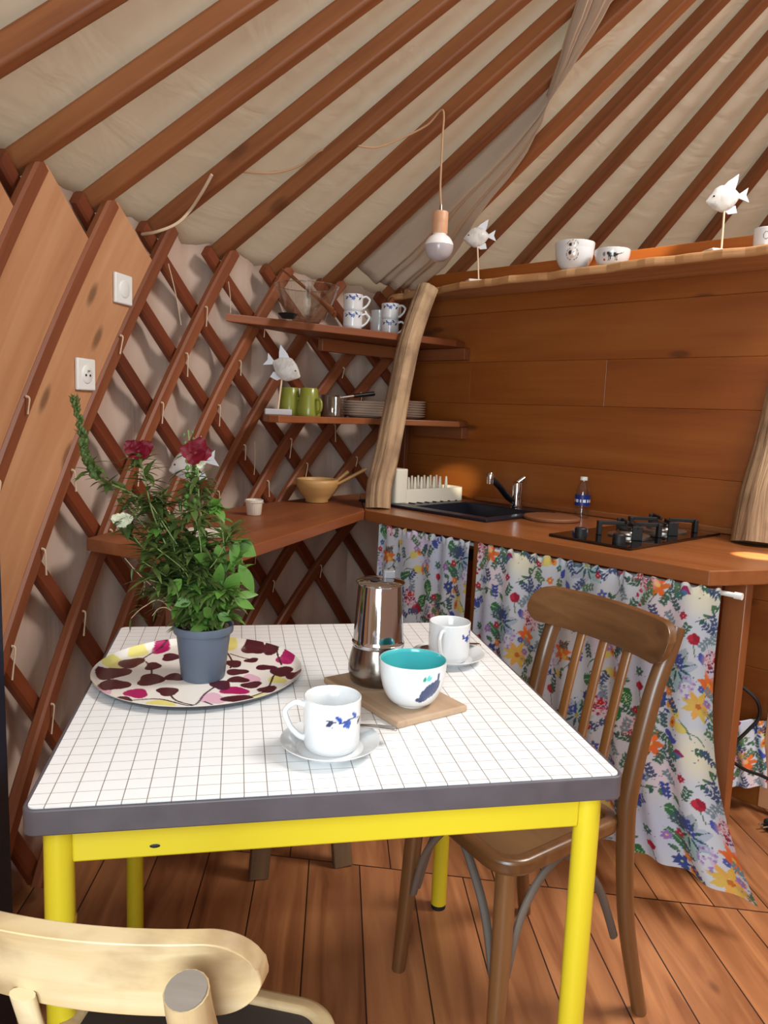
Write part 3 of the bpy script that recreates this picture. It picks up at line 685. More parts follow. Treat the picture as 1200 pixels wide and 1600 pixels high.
mb = MB(); lathe(mb, [(0, -.024), (.012, -.024), (.013, -.006), (.014, .010), (.010, .018), (0, .020)], 18, tip); mb.build('spray_head', M['chrome'], tap)
mb = MB(); tube(mb, [Vector((tb.x, tb.y, ZC + .112)), Vector((tb.x, tb.y, ZC + .12)) + Vector((.02, -.012, .012)), pxd(815, 754, tb)], [.009, .007, .005], 10); mb.build('lever', M['chrome'], tap)

ra = onz(618, 787, ZC + .012); rbb = onz(726, 781, ZC + .012); rx = Vector((rbb.x - ra.x, rbb.y - ra.y)); rl_ = rx.length; rx.normalize(); ry = Vector((-rx.y, rx.x))
rack = thing('dish_rack', 'white plastic dish rack with upright pegs beside the driftwood pole', 'dish rack', (ra.x, ra.y, ZC + .011), math.atan2(rx.y, rx.x))
rw = .115
def rrect(x0, y0, x1, y1, r, n=5):
    out = []
    for cx, cy, a in ((x1 - r, y0 + r, -90), (x1 - r, y1 - r, 0), (x0 + r, y1 - r, 90), (x0 + r, y0 + r, 180)):
        for k in range(n + 1): t = math.radians(a + 90 * k / n); out.append((cx + r * math.cos(t), cy + r * math.sin(t)))
    return out
mb = MB(); prism(mb, rrect(0, 0, rl_, rw, .03), 0, .055, holes=[rrect(.006, .006, rl_ - .006, rw - .006, .026)]); prism(mb, rrect(.004, .004, rl_ - .004, rw - .004, .027), 0, .006); mb.build('tray', M['cream'], rack, angle=30)
mb = MB(); prism(mb, rrect(0, -.002, .062, .085, .014), .0, .135); mb.build('cutlery_holder', M['cream'], rack, angle=30, bevel=.004)
for j in range(2):
    for k in range(7):
        mb = MB(); x = .10 + k * (rl_ - .17) / 6; tube(mb, [(x, .045 + j * .06, .005), (x, .045 + j * .06, .07), (x, .045 + j * .06, .098)], [.008, .0065, .004], 10); mb.build('peg', M['cream'], rack)

# round wooden mat, bottle
mc = onz(862, 812, ZC)
mb = MB(); lathe(mb, [(0, 0), (.098, 0), (.102, .004), (.102, .010), (.098, .014), (0, .014)], 56, (mc.x, mc.y, ZC)); tag(mb.build('round_mat', M['cork'], angle=30), 'round wooden mat on the counter between sink and hob', 'mat')
bo = onz(908, 809, ZC)
bot = thing('water_bottle', 'small clear plastic water bottle with blue band by the hob', 'bottle', (bo.x, bo.y, ZC))
bp_ = [(0, .002), (.022, 0), (.027, .004), (.0275, .03), (.026, .04), (.0275, .05), (.0275, .085), (.026, .1), (.020, .118), (.0125, .132), (.0115, .142)]
mb = MB(); lathe(mb, bp_, 32); mb.build('bottle_body', M['pet'], bot)
mb = MB(); lathe(mb, [(.0279, .048), (.0279, .087)], 32); o_ = mb.build('bottle_label', M['label'], bot)
mb = MB(); lathe(mb, [(.0282, .060), (.0282, .071)], 32); mb.f = [f for k, f in enumerate(mb.f) if len(f) == 4 and k % 5 in (0, 2, 3)]; mb.build('label_print', M['labelwhite'], o_)
mb = MB(); lathe(mb, [(0, .154), (.012, .154), (.0135, .152), (.0135, .141), (.0, .141)], 24); mb.build('cap', M['white'], bot)

# ------------------------------------------------------------------ gas hob
hL = onz(856, 838, ZC); hF = onz(985, 861, ZC); hR = onz(1108, 834, ZC)
hx = Vector((hF.x - hL.x, hF.y - hL.y)); hw = hx.length; hx.normalize(); hy = Vector((-hx.y, hx.x)); hd = (Vector((hR.x, hR.y)) - Vector((hF.x, hF.y))).length
hob = thing('gas_hob', 'black glass two-burner gas hob set in the counter', 'hob', (hL.x, hL.y, ZC), math.atan2(hx.y, hx.x))
mb = MB(); prism(mb, rrect(0, 0, hw, hd, .006, 3), .001, .009); mb.build('glass_plate', M['hobglass'], hob, smooth=False, bevel=.002)
for k, (yy, R_) in enumerate(((hd * .36, .042), (hd * .73, .055))):
    cx = hw * .55
    bn = MB(); lathe(bn, [(R_ + .022, .009), (R_ + .022, .013), (R_ + .012, .016), (R_, .015)], 40, (cx, yy, 0)); b1 = bn.build('burner_ring', M['brushed'], hob)
    bn = MB(); lathe(bn, [(R_ * .9, .010), (R_ * .9, .020), (R_ * .8, .026), (R_ * .72, .027), (0, .027)], 40, (cx, yy, 0)); bn.build('burner', M['brushed'], hob)
    bn = MB(); lathe(bn, [(R_ * .74, .026), (R_ * .78, .031), (R_ * .7, .035), (0, .036)], 40, (cx, yy, 0)); bn.build('burner_cap', M['castiron'], hob)
    for q in range(4):
        a = PI / 4 + q * PI / 2; e = MB(); r0 = R_ + .05; c_, s_ = math.cos(a), math.sin(a)
        bar(e, (cx + c_ * r0, yy + s_ * r0, .009), (cx + c_ * r0, yy + s_ * r0, .052), .030, .012, (c_, s_, 0)); bar(e, (cx + c_ * (r0 + .006), yy + s_ * (r0 + .006), .047), (cx + c_ * R_ * .35, yy + s_ * R_ * .35, .047), .008, .012)
        e.build('pan_support', M['castiron'], hob, smooth=False, bevel=.002)
for x in (.085, .225):
    mb = MB(); lathe(mb, [(.019, .009), (.018, .032), (.016, .035), (0, .035)], 28, (x * hw / .3, .055, 0)); kb = mb.build('knob', M['castiron'], hob, angle=30)

# ------------------------------------------------------------------ curtains
TW, TH = .62, .44; NXP, NYP = 900, 640
def make_pattern():
    img = np.zeros((NYP, NXP, 3)); img[:] = lin((200, 206, 216))[:3]
    r = random.Random(5)
    def uv(cx, cy, ang, R):
        i0, i1 = math.floor((cx - R) / TW * NXP), math.ceil((cx + R) / TW * NXP) + 1; j0, j1 = math.floor((cy - R) / TH * NYP), math.ceil((cy + R) / TH * NYP) + 1
        ix, iy = np.arange(i0, i1), np.arange(j0, j1); dx, dy = np.meshgrid((ix + .5) / NXP * TW - cx, (iy + .5) / NYP * TH - cy)
        c, s = math.cos(ang), math.sin(ang); return dx * c + dy * s, -dx * s + dy * c, np.ix_(iy % NYP, ix % NXP)
    def put(mask, col, a, w):
        m = (mask.astype(float) * a)[..., None]; img[w] = img[w] * (1 - m) + np.array(lin(col)[:3]) * m
    def wash(cx, cy, R, col, a): u, v, w = uv(cx, cy, 0, R); put(np.clip(1 - (u * u + v * v) / (R * R), 0, 1), col, a, w)
    def ell(cx, cy, a, b, ang, col, al=1): u, v, w = uv(cx, cy, ang, max(a, b)); put((u / a) ** 2 + (v / b) ** 2 < 1, col, al, w)
    def leaf(cx, cy, L, wd, ang, col, vein=None, al=1):
        u, v, w = uv(cx, cy, ang, L + wd); t = (u / L); prof = np.where((t > 0) & (t < 1), wd * np.sin(np.clip(t, 0, 1) ** .75 * PI), 0)
        put(np.abs(v) < prof, col, al, w)
        if vein:
            put((np.abs(v) < .0009) & (t > 0) & (t < .95), vein, 1, w)
            for k in range(1, 5):
                uu = u - L * k * .18; put((np.abs(np.abs(v) - uu * .9) < .0008) & (np.abs(v) < prof * .9) & (uu > 0), vein, 1, w)
    def line(pts, wd, col):
        P = spline([(p[0], p[1], 0) for p in pts], 10)
        for i in range(len(P) - 1):
            d = P[i + 1] - P[i]; u, v, w = uv(P[i].x, P[i].y, math.atan2(d.y, d.x), d.length + .004); put((np.abs(v) < wd) & (u > -wd) & (u < d.length + wd), col, 1, w)
    def flower(cx, cy, R, n, col, w, cc, a0=0, al=1):
        for k in range(n):
            a = a0 + 2 * PI * k / n + r.uniform(-.12, .12); leaf(cx + .12 * R * math.cos(a), cy + .12 * R * math.sin(a), R * r.uniform(.8, 1.05), w, a, tuple(min(255, c * r.uniform(.92, 1.08)) for c in col), None, al)
        if cc: ell(cx, cy, R * .17, R * .17, 0, cc)
    for cx, cy, R, col in ((.1, .1, .09, (176, 196, 214)), (.34, .3, .1, (190, 200, 226)), (.5, .1, .08, (232, 224, 190)), (.22, .36, .08, (214, 196, 226)), (.58, .34, .08, (180, 204, 210)), (.4, .02, .07, (226, 206, 214))): wash(cx, cy, R, col, .8)
    # pale blue bloom with dark teal star
    for cx, cy in ((.12, .11), (.44, .33)):
        flower(cx, cy, .062, 7, (150, 172, 184), .016, None, .2, .8)
        for k in range(9):
            a = k * 2 * PI / 9 + .3; leaf(cx + .008 * math.cos(a), cy + .008 * math.sin(a), .036, .0035, a, (44, 84, 84)); ell(cx + .05 * math.cos(a), cy + .05 * math.sin(a), .0022, .0022, 0, (40, 70, 80))
        ell(cx, cy, .007, .007, 0, (150, 150, 90))
    # twigs
    for pts in (((.0, .2), (.05, .22), (.1, .27), (.12, .33)), ((.2, .02), (.25, .08), (.24, .15)), ((.35, .16), (.4, .2), (.38, .27)), ((.52, .2), (.56, .26), (.6, .3)), ((.3, .4), (.36, .42), (.42, .41)), ((.48, .02), (.53, .05), (.56, .12))):
        line(pts, .0012, (50, 62, 92)); P = spline([(p[0], p[1], 0) for p in pts], 4)
        for i, p in enumerate(P[1:]):
            leaf(p.x, p.y, .022, .005, r.uniform(0, 6.28), r.choice([(52, 92, 84), (60, 80, 140), (80, 116, 80), (70, 74, 88)]))
    # heart leaves
    for cx, cy, a in ((.28, .22, -1.2), (.325, .18, -.7), (.26, .165, -2.0), (.56, .40, -1.3), (.02, .38, -1.0)):
        ell(cx + .007, cy + .004, .012, .012, 0, (44, 104, 58)); leaf(cx - .012 * math.cos(a), cy - .012 * math.sin(a), .056, .0205, a, (44, 110, 60), (186, 214, 176))
    # orange lilies
    for cx, cy, R in ((.36, .10, .042), (.06, .29, .038), (.53, .30, .034)): flower(cx, cy, R, 7, (222, 112, 46), .0085, (226, 180, 70), r.uniform(0, 1)); line([(cx, cy - R * .6), (cx - .02, cy - R * 1.3)], .0013, (60, 90, 60))
    # yellow / orange trumpets
    for cx, cy, a in ((.19, .30, .6), (.205, .26, .1), (.45, .19, 2.3), (.47, .16, 2.8), (.575, .09, .5)):
        leaf(cx, cy, .052, .014, a, (214, 200, 110)); ell(cx + .045 * math.cos(a), cy + .045 * math.sin(a), .009, .018, a, (224, 142, 50)); ell(cx + .045 * math.cos(a), cy + .045 * math.sin(a), .004, .007, a, (170, 80, 40))
        line([(cx, cy), (cx - .03 * math.cos(a), cy - .03 * math.sin(a)), (cx - .045 * math.cos(a), cy - .05 * math.sin(a) - .01)], .0016, (56, 110, 80))
    flower(.5, .235, .045, 8, (214, 170, 84), .009, (190, 110, 40), .4); flower(.16, .42, .04, 7, (216, 178, 98), .009, (190, 120, 50), 0)
    # leafy green fronds
    for x0, y0, a0 in ((.14, .22, .4), (.38, .37, -.3), (.42, .27, 2.4), (.6, .2, 1.7)):
        for k in range(7):
            x, y = x0 + k * .009 * math.cos(a0), y0 + k * .009 * math.sin(a0)
            for sgn in (-1, 1): leaf(x, y, .024 - k * .002, .005, a0 + sgn * .9, (56, 112, 74))
        line([(x0, y0), (x0 + .07 * math.cos(a0), y0 + .07 * math.sin(a0))], .001, (160, 190, 150))
    # blue and magenta leaves
    for cx, cy, a, c in ((.40, .145, -.5, (66, 78, 166)), (.41, .12, .3, (70, 84, 178)), (.43, .10, -.2, (150, 36, 92)), (.42, .085, .2, (84, 110, 160)), (.03, .06, 1.2, (64, 84, 170)), (.07, .03, 2.1, (80, 96, 170)), (.25, .33, 1.0, (72, 86, 168)), (.32, .35, 2.6, (70, 90, 150)), (.57, .15, 2.0, (150, 40, 80)), (.21, .20, 4.0, (76, 92, 160)), (.5, .38, 5, (72, 84, 164))): leaf(cx, cy, .034, .0095, a, c)
    # red tulips and buds
    for cx, cy, s in ((.23, .12, 1), (.02, .16, .8), (.33, .25, .7), (.48, .41, .9)):
        ell(cx, cy, .017 * s, .014 * s, 0, (168, 32, 58)); leaf(cx - .016 * s, cy - .004, .034 * s, .010 * s, .9, (186, 44, 66)); leaf(cx + .016 * s, cy - .004, .034 * s, .010 * s, 2.2, (150, 24, 50)); line([(cx, cy - .012), (cx + .006, cy - .045)], .0014, (56, 96, 66))
    for k in range(9): ell(.3 + .012 * (k % 3) + r.uniform(-.004, .004), .02 + k * .013, .005, .0065, r.uniform(0, 3), (176, 34, 70))
    # pink dotted clusters with red stars
    for cx, cy, R in ((.32, .12, .04), (.08, .40, .04), (.55, .36, .038), (.2, .16, .03)):
        wash(cx, cy, R * 1.3, (226, 186, 196), .9)
        for k in range(80):
            a = r.uniform(0, 6.28); q = R * math.sqrt(r.random()); s = r.uniform(.0014, .0036); ell(cx + q * math.cos(a), cy + q * math.sin(a), s, s, 0, r.choice([(150, 30, 56), (196, 92, 110), (120, 30, 70), (58, 60, 130), (214, 140, 146)]))
        flower(cx, cy + R * .3, .011, 5, (190, 26, 40), .0042, (226, 180, 90)); flower(cx - R * .5, cy - R * .2, .008, 5, (150, 40, 60), .0035, (226, 200, 150))
    # lilac clusters and blue blooms
    for cx, cy in ((.27, .28), (.02, .26), (.47, .28)):
        for k in range(26):
            a = r.uniform(0, 6.28); q = .022 * math.sqrt(r.random()); ell(cx + q * math.cos(a), cy + q * math.sin(a) * 1.4, .004, .004, 0, r.choice([(176, 156, 200), (150, 130, 184), (196, 180, 214)]))
    for cx, cy in ((.155, .175), (.6, .42), (.39, .23)): flower(cx, cy, .02, 7, (52, 72, 140), .006, (190, 190, 120))
    # filling sprigs between the large motifs
    for k in range(72):
        x, y = r.uniform(0, TW), r.uniform(0, TH); a = r.uniform(0, 6.28); c = r.choice([(58, 100, 82), (70, 82, 120), (86, 120, 84), (60, 74, 150), (120, 140, 150), (70, 96, 100)])
        line([(x, y), (x + .02 * math.cos(a), y + .02 * math.sin(a)), (x + .042 * math.cos(a + .4), y + .042 * math.sin(a + .4))], .001, c)
        for q in range(4):
            t = .008 + q * .010
            for sg in (-1, 1): leaf(x + t * math.cos(a + .1), y + t * math.sin(a + .1), .015, .0042, a + sg * 1.0, c)
    for k in range(30):
        x, y = r.uniform(0, TW), r.uniform(0, TH); c = r.choice([(214, 120, 60), (170, 40, 70), (80, 96, 170), (150, 120, 180), (220, 180, 90), (60, 110, 110)])
        flower(x, y, r.uniform(.010, .017), r.choice([5, 6]), c, .0048, (220, 200, 130), a)
    for k in range(160): ell(r.uniform(0, TW), r.uniform(0, TH), .0016, .0016, 0, r.choice([(70, 80, 130), (150, 60, 80), (120, 140, 160), (90, 110, 90)]))
    return img
PAT = make_pattern()
def patc(u, v):
    return PAT[int((v % TH) / TH * NYP) % NYP, int((u % TW) / TW * NXP) % NXP]
def curtain(name, label, x0, x1, ztop, hem, fold, uoff, flare=0.0, step=.0026, sag=0.0, cat='curtain'):
    # x0,x1: stations along the counter front; cloth is gathered: length factor 1.18
    Lc = x1 - x0; nu = int(Lc * 1.08 / step); nv = int((ztop - hem) / step)
    mb = MB()
    def fn(u, v):
        t = 1 - v; s = x0 + Lc * u
        s += flare * (t ** 3) * u ** 2
        amp = (.005 + .007 * t) * fold
        ph = u * Lc * 1.12 * 62 + 1.1 * math.sin(u * 9 + uoff)
        d = -.030 + amp * math.sin(ph) + .55 * amp * math.sin(ph * .43 + t * 1.2) - .018 * t
        if v > .965: d += .004 * math.sin(u * Lc * 240) * (v - .965) / .035
        d += .03 * flare * 6 * t ** 3 * u ** 3
        hm = hem + (.030 * u ** 2 if flare else 0); z = hm + (ztop - hm) * v + .005 * math.sin(u * Lc * 150) * max(0, (v - .93) / .07) + sag * (1 - u) * 0
        if v < .2: z += .008 * math.sin(u * 11) * (1 - v / .2)
        q = cpt(s, -d if False else d + .03, z); return q
    grid(mb, nu, nv, fn, None, lambda u, v: patc(u * Lc * 1.12 + uoff, (ztop - hem) * v + uoff * .7))
    return tag(mb.build(name, M['floral'], col=True, angle=180), label, cat, 'floral curtains under the counter')
def cs(px, py, z):
    p = onz(px, py, z); return (Vector((p.x, p.y)) - CA).dot(CU)
ZR = ZC - .062
sA = .085 * KS; sM1 = .54 * KS; sM2 = .575 * KS; sE = CLEN + .034
curtain('curtain', 'floral cotton curtain under the sink half of the counter', sA, sM1, ZR + .018, .03, .8, 0.0, step=.0030)
curtain('curtain', 'floral cotton curtain under the hob, its hem flaring out on the floor', sM2, sE, ZR + .018, .075, 1.0, .30, flare=.16)
rod = thing('curtain_rod', 'thin white rod carrying the floral curtains under the counter edge', 'rod')
mb = MB(); tube(mb, [cpt(.06, .058, ZR), cpt(CLEN + .045, .058, ZR)], .0065, 12); mb.build('rod', M['white'], rod)
mb = MB(); tube(mb, [cpt(CLEN + .043, .058, ZR), cpt(CLEN + .062, .058, ZR)], .009, 12); mb.build('end_cap', M['white'], rod)

# things under the counter's open end
mb = MB(); e = onz(1150, 1270, 0)
def sidecloth(u, v):
    a = pxd(1128 + 72 * u, 1230 - 105 * v, Vector((1.62, 2.10, .3))); a += Vector((PN[0], PN[1], 0)) * (.012 * math.sin(u * 14 + v * 2)); return a
grid(mb, 70, 90, sidecloth, None, lambda u, v: patc(u * .17 + .27, v * .26))
tag(mb.build('cloth_bundle', M['floral'], col=True, angle=180, solid=.004), 'folded piece of the same floral cloth stowed behind the counter leg', 'cloth')
mb = MB(); a = Vector((1.62, 2.07, 0)); p0 = pxd(1197, 1265, a); bar(mb, (p0.x, p0.y, .02), (p0.x, p0.y, .80), .05, .02, (PN[0], PN[1], 0))
tag(mb.build('upright_plank', M['board'], bevel=.002), 'pale upright plank under the open end of the counter', 'plank')
mb = MB(); tube(mb, spline([pxd(1143, 1165, a, -.1), pxd(1170, 1140, a, -.1), pxd(1186, 1120, a, -.1), pxd(1183, 1095, a, -.1), pxd(1160, 1073, a, -.08)], 6), .0055, 8)
tag(mb.build('electric_cable', M['blackcable']), 'looped black cable against the floral cloth under the counter', 'cable', 'black cables under the counter')
mb = MB(); tube(mb, spline([pxd(1141, 1188, a, -.12), pxd(1165, 1203, a, -.12), pxd(1190, 1212, a, -.12), pxd(1215, 1225, a, -.12)], 6), .0055, 8)
tag(mb.build('electric_cable', M['blackcable']), 'straight black cable slanting down below the looped one', 'cable', 'black cables under the counter')
pl = onz(1197, 1285, .03); plug = thing('power_plug', 'black power plug with two metal pins lying on the floor', 'plug', pl)
mb = MB(); box(mb, (.05, .04, .034), Matrix.Translation((.028, 0, -.012))); mb.build('plug_body', M['rubber'], plug, bevel=.008, seg=3)
for y in (-.009, .009):
    mb = MB(); tube(mb, [(.004, y, -.010), (-.018, y, -.010)], .003, 8); mb.build('pin', M['chrome'], plug)

# ------------------------------------------------------------------ table
TX0, TX1, TY0, TY1 = -.256, .560, .958, 1.765; TZ = .75
table = thing('dining_table', 'square white-gridded laminate table with yellow metal legs', 'table', ((TX0 + TX1) / 2, (TY0 + TY1) / 2, 0))
hx_, hy_ = (TX1 - TX0) / 2, (TY1 - TY0) / 2
mb = MB(); prism(mb, rrect(-hx_, -hy_, hx_, hy_, .012, 4), TZ - .03, TZ, g0=(hx_ + .010 - .0312 * 0, hy_ + .0195, 0)); mb.build('tabletop', M['laminate'], table, smooth=False)
mb = MB(); prism(mb, rrect(-hx_ - .006, -hy_ - .006, hx_ + .006, hy_ + .006, .018, 5), TZ - .036, TZ - .0008, holes=[rrect(-hx_, -hy_, hx_, hy_, .012, 4)]); mb.build('edge_band', M['edge'], table, angle=30, bevel=.002)
lx, ly = hx_ - .032, hy_ - .032
for x in (-lx, lx):
    for y in (-ly, ly):
        mb = MB(); tube(mb, [(x, y, 0.012), (x, y, TZ - .031)], .0195, 24); lg = mb.build('leg', M['yellow'], table, angle=30)
        mb = MB(); tube(mb, [(x, y, 0), (x, y, .014)], .0185, 20); mb.build('foot_cap', M['rubber'], lg, angle=30)
        if x < 0 and y < 0:
            mb = MB(); grid(mb, 14, 4, lambda u, v: Vector((x + .0202 * math.cos(-.2 + u * 2.3 - PI / 2), y + .0202 * math.sin(-.2 + u * 2.3 - PI / 2), .52 + .055 * v + .003 * math.sin(u * 9)))); mb.build('tape', M['tape'], lg, solid=.0008)
az0, az1 = TZ - .036 - .055, TZ - .036
for y in (-ly, ly):
    mb = MB(); bar(mb, (-lx + .018, y, (az0 + az1) / 2), (lx - .018, y, (az0 + az1) / 2), .022, .055); mb.build('apron', M['yellow'], table, bevel=.003)
for x in (-lx, lx):
    mb = MB(); bar(mb, (x, -ly + .018, (az0 + az1) / 2), (x, ly - .018, (az0 + az1) / 2), .022, .055); mb.build('apron', M['yellow'], table, bevel=.003)
mb = MB(); lathe(mb, [(0, 0), (.006, 0), (.004, .0006), (0, .0006)], 10, (0, 0, 0), mat=Matrix.Rotation(PI / 2, 4, 'X') @ Matrix.Diagonal((1.2, .5, 1, 1))); c_ = mb.build('paint_chip', M['dark'], table); c_.location = (-hx_ + .155, -ly - .0112, TZ - .075)

# ------------------------------------------------------------------ bistro chairs
def bistro(name, label, loc, heading, m_frame, m_rail, m_seat, m_slat, m_brace, m_rim, slats=3, rh=.042, tipm=None):
    rz = math.atan2(heading[1], heading[0]) - PI / 2
    t = thing(name, label, 'chair', (loc[0], loc[1], 0), rz, 'bentwood bistro chairs')
    # seat
    def seatpoly(e, n=9):
        pts = []
        for cx, cy, r, a0 in ((.125 + e * .0, .105, .062 + e, 0), (-.125, .105, .062 + e, 90), (-.115, -.13, .05 + e, 180), (.115, -.13, .05 + e, 270)):
            for k in range(n + 1): a = math.radians(a0 + 90 * k / n); pts.append((cx + r * math.cos(a), cy + r * math.sin(a)))
        return pts
    mb = MB(); prism(mb, seatpoly(0), .424, .456, holes=[seatpoly(-.028)]); mb.build('seat_frame', m_rim, t, angle=50, bevel=.008, seg=3)
    mb = MB(); prism(mb, seatpoly(-.027), .438, .448, gx=(1, 0)); mb.build('seat', m_seat, t, smooth=False)
    for sgn in (-1, 1):
        mb = MB(); tube(mb, spline([(sgn * .150, .130, .43), (sgn * .158, .137, .25), (sgn * .168, .150, 0)], 6), [.0205, .0195, .0155], 16); mb.build('leg', m_frame, t, angle=60)
        pts = [(sgn * .185, -.245, 0), (sgn * .168, -.198, .22), (sgn * .160, -.182, .42), (sgn * .158, -.186, .52), (sgn * .160, -.225, .70), (sgn * .163, -.268, .815), (sgn * .164, -.279, .850)]
        mb = MB(); tube(mb, spline(pts, 7), [.0155, .018, .0195, .0195, .0185, .018], 16); mb.build('back_post', m_frame, t, angle=60)
        if tipm:
            mb = MB(); lathe(mb, [(0, .002), (.0042, .002), (.0046, 0)], 14, (sgn * .163, -.2900, .808), mat=Matrix.Rotation(PI / 2 + .25, 4, 'X')); mb.build('screw', M['dark'], t)
            mb = MB(); lathe(mb, [(0, 0), (.0165, 0), (.0165, .002), (0, .0025)], 18, (sgn * .164, -.2792, .8495), mat=Matrix.Rotation(.32, 4, 'X')); mb.build('post_end', tipm, t)
        # bent braces under the seat
        mb = MB(); tube(mb, spline([(sgn * .155, .118, .20), (sgn * .150, .085, .31), (sgn * .148, .03, .385), (sgn * .146, -.05, .42)], 6), .0095, 10, asp=.7); mb.build('bent_brace', m_brace, t)
        mb = MB(); tube(mb, spline([(sgn * .140, .138, .20), (sgn * .105, .138, .31), (sgn * .05, .138, .39), (sgn * .01, .136, .424)], 6), .0095, 10, asp=.7); mb.build('bent_brace', m_brace, t)
        mb = MB(); tube(mb, spline([(sgn * .163, -.17, .19), (sgn * .155, -.12, .31), (sgn * .15, -.05, .39), (sgn * .148, .0, .425)], 6), .0095, 10, asp=.7); mb.build('bent_brace', m_brace, t)
    # curved top rail
    mb = MB(); NU = 90; sec = []
    def railp(u, k):
        x = (u - .5) * .405; back = -.268 + .040 * ((u - .5) * 2) ** 2 + .014
        e = abs(u - .5) * 2; rr = max(0, (e - .80) / .20); hh = rh * math.sqrt(max(.0, 1 - rr * rr * .93)) if rr > 0 else rh
        zc = .824
        y0, y1 = back + .011, back - .009
        sq = [(y0, zc - hh), (y0 + .002, zc - hh * .6), (y0 - .0, zc + hh * .6), (y0 - .004, zc + hh), (y1 - .004 - .001, zc + hh), (y1, zc + hh * .6), (y1 + .002, zc - hh * .6), (y1 + .001, zc - hh)]
        y, z = sq[k]; y -= (z - zc) * .30; return Vector((x, y, z))
    vs = [railp(i / NU, k) for i in range(NU + 1) for k in range(8)]
    fs = [(i * 8 + k, i * 8 + (k + 1) % 8, (i + 1) * 8 + (k + 1) % 8, (i + 1) * 8 + k) for i in range(NU) for k in range(8)] + [tuple(range(8))[::-1], tuple(NU * 8 + k for k in range(8))]
    mb.add(vs, fs); mb.build('top_rail', m_rail, t, angle=50, bevel=.004, seg=3)
    for k in range(slats):
        x = (k - (slats - 1) / 2) * .068; mb = MB(); tube(mb, spline([(x, -.186, .445), (x, -.20, .55), (x, -.232, .70), (x, -.256, .79)], 6), .0125, 12, asp=.5, up=(0, 1, 0)); mb.build('back_slat', m_slat, t, angle=60)
    mb = MB(); tube(mb, [(-.16, -.184, .43), (.16, -.184, .43)], .014, 12); mb.build('rear_rail', m_frame, t)
    return t
bistro('bistro_chair', 'dark varnished bentwood chair pushed in at the side of the table', (.578, 1.425), (-.94, -.34), M['chair'], M['chair'], M['seat'], M['slat'], M['grey_wood'], M['chair'])
front_chair = bistro('bistro_chair', 'worn pale bentwood chair seen from behind, back rail in front of table', (-.075, .868), (.39, .92), M['chair_worn'], M['chair_worn'], M['seat_black'], M['chair_worn'], M['grey_wood'], M['chair_worn'], 1, .049, M['grey_wood'])

front_chair.scale = (1, 1, .955)
# stool behind the table
st = onz(480, 1365, 0); stl = thing('wooden_stool', 'old greyish wooden stool with flat legs on the floor behind the table', 'stool', (st.x - .03, st.y + .13, 0), .12)
mb = MB(); prism(mb, rrect(-.15, -.13, .15, .13, .02), .42, .45); mb.build('seat', M['stool'], stl, bevel=.004)
for sxx in (-1, 1):
    for syy in (-1, 1):
        mb = MB(); bar(mb, (sxx * .118, syy * .118, 0), (sxx * .085, syy * .08, .42), .052, .03, (0, 1, 0)); mb.build('leg', M['stool'], stl, bevel=.003)
    mb = MB(); bar(mb, (sxx * .095, -.09, .25), (sxx * .095, .09, .25), .02, .04); mb.build('stretcher', M['stool'], stl, bevel=.003)

# ------------------------------------------------------------------ crockery helpers
WHITE = lin((216, 217, 218))[:3]; BLUE = lin((46, 82, 164))[:3]; NAVY = lin((36, 46, 84))[:3]; GREY = lin((70, 70, 74))[:3]
def ang_to_cam(p, extra=0): return math.atan2(-p[1], -p[0]) + extra
def vine(a, r, z, zc, a0, half):
    """little blue vine band"""
    da = (a - a0 + PI) % (2 * PI) - PI; u = da * r
    if abs(da) > half: return None
    zz = z - zc
    if abs(zz - .002 * math.sin(u * 150)) < .0007: return NAVY
    k = round(u / .0135); du = u - k * .0135; dz = zz - (.0050 if k % 2 else -.0045) - .0015 * math.sin(k * 2.1)
    if k % 3 == 0:
        rr = math.hypot(du, dz); an = math.atan2(dz, du)
        if rr < .0085 * (.55 + .45 * abs(math.cos(2.5 * an + k))): return BLUE if rr > .0016 else NAVY
    else:
        an = .7 * (-1) ** k; p = du * math.cos(an) + dz * math.sin(an); q = -du * math.sin(an) + dz * math.cos(an)
        if (p / .0068) ** 2 + (q / .0031) ** 2 < 1: return BLUE if k % 2 else NAVY
        if (du - .004) ** 2 + (dz + .006) ** 2 < .0013 ** 2: return BLUE
    return None
def mug(name, label, loc, r, h, hdir, pat, group, n=160, rows=5, hr=None, wall=.003, handle_low=False):
    t = thing(name, label, 'mug', loc, 0, group)
    prof = [(0, .002), (r * .80, .002), (r * .84, 0), (r * .93, .004), (r * .985, .012)]
    m = 34 if n > 100 else 16
    prof += [(r * (.985 + .015 * math.sin(k / m * PI * .5)), .012 + (h - .013) * k / m) for k in range(1, m + 1)]
    prof += [(r - wall * .4, h), (r - wall, h - .0015), (r - wall, h * .5), (r - wall, .012), (r * .8, .006), (0, .006)]
    mb = MB(); lathe(mb, prof, n, paint=lambda a, rr, z, f: (pat(a, rr, z) or WHITE) if rr > r * .96 and f < .86 else WHITE)
    mb.build('cup', M['porcelain'], t, col=True, angle=60)
    hr = hr or h * .36; c, s = math.cos(hdir), math.sin(hdir); z0, z1 = h * .84, h * .24; o = r - .002
    pts = [(o, z0), (o + hr * .45, z0 + .004), (o + hr * .85, z0 - .004), (o + hr * .93, z0 - h * .16), (o + hr * .68, z0 - h * .40), (o + hr * .30, z1 + .002), (o, z1 - .003)]
    mb = MB(); tube(mb, spline([(c * a, s * a, z) for a, z in pts], 5), [.0048, .0042, .0042, .0042, .0042, .0046, .005] if h > .06 else .0032, 12, asp=1.0, up=(-s, c, 0), c=WHITE)
    mb.build('handle', M['porcelain'], t, col=True)
    return t
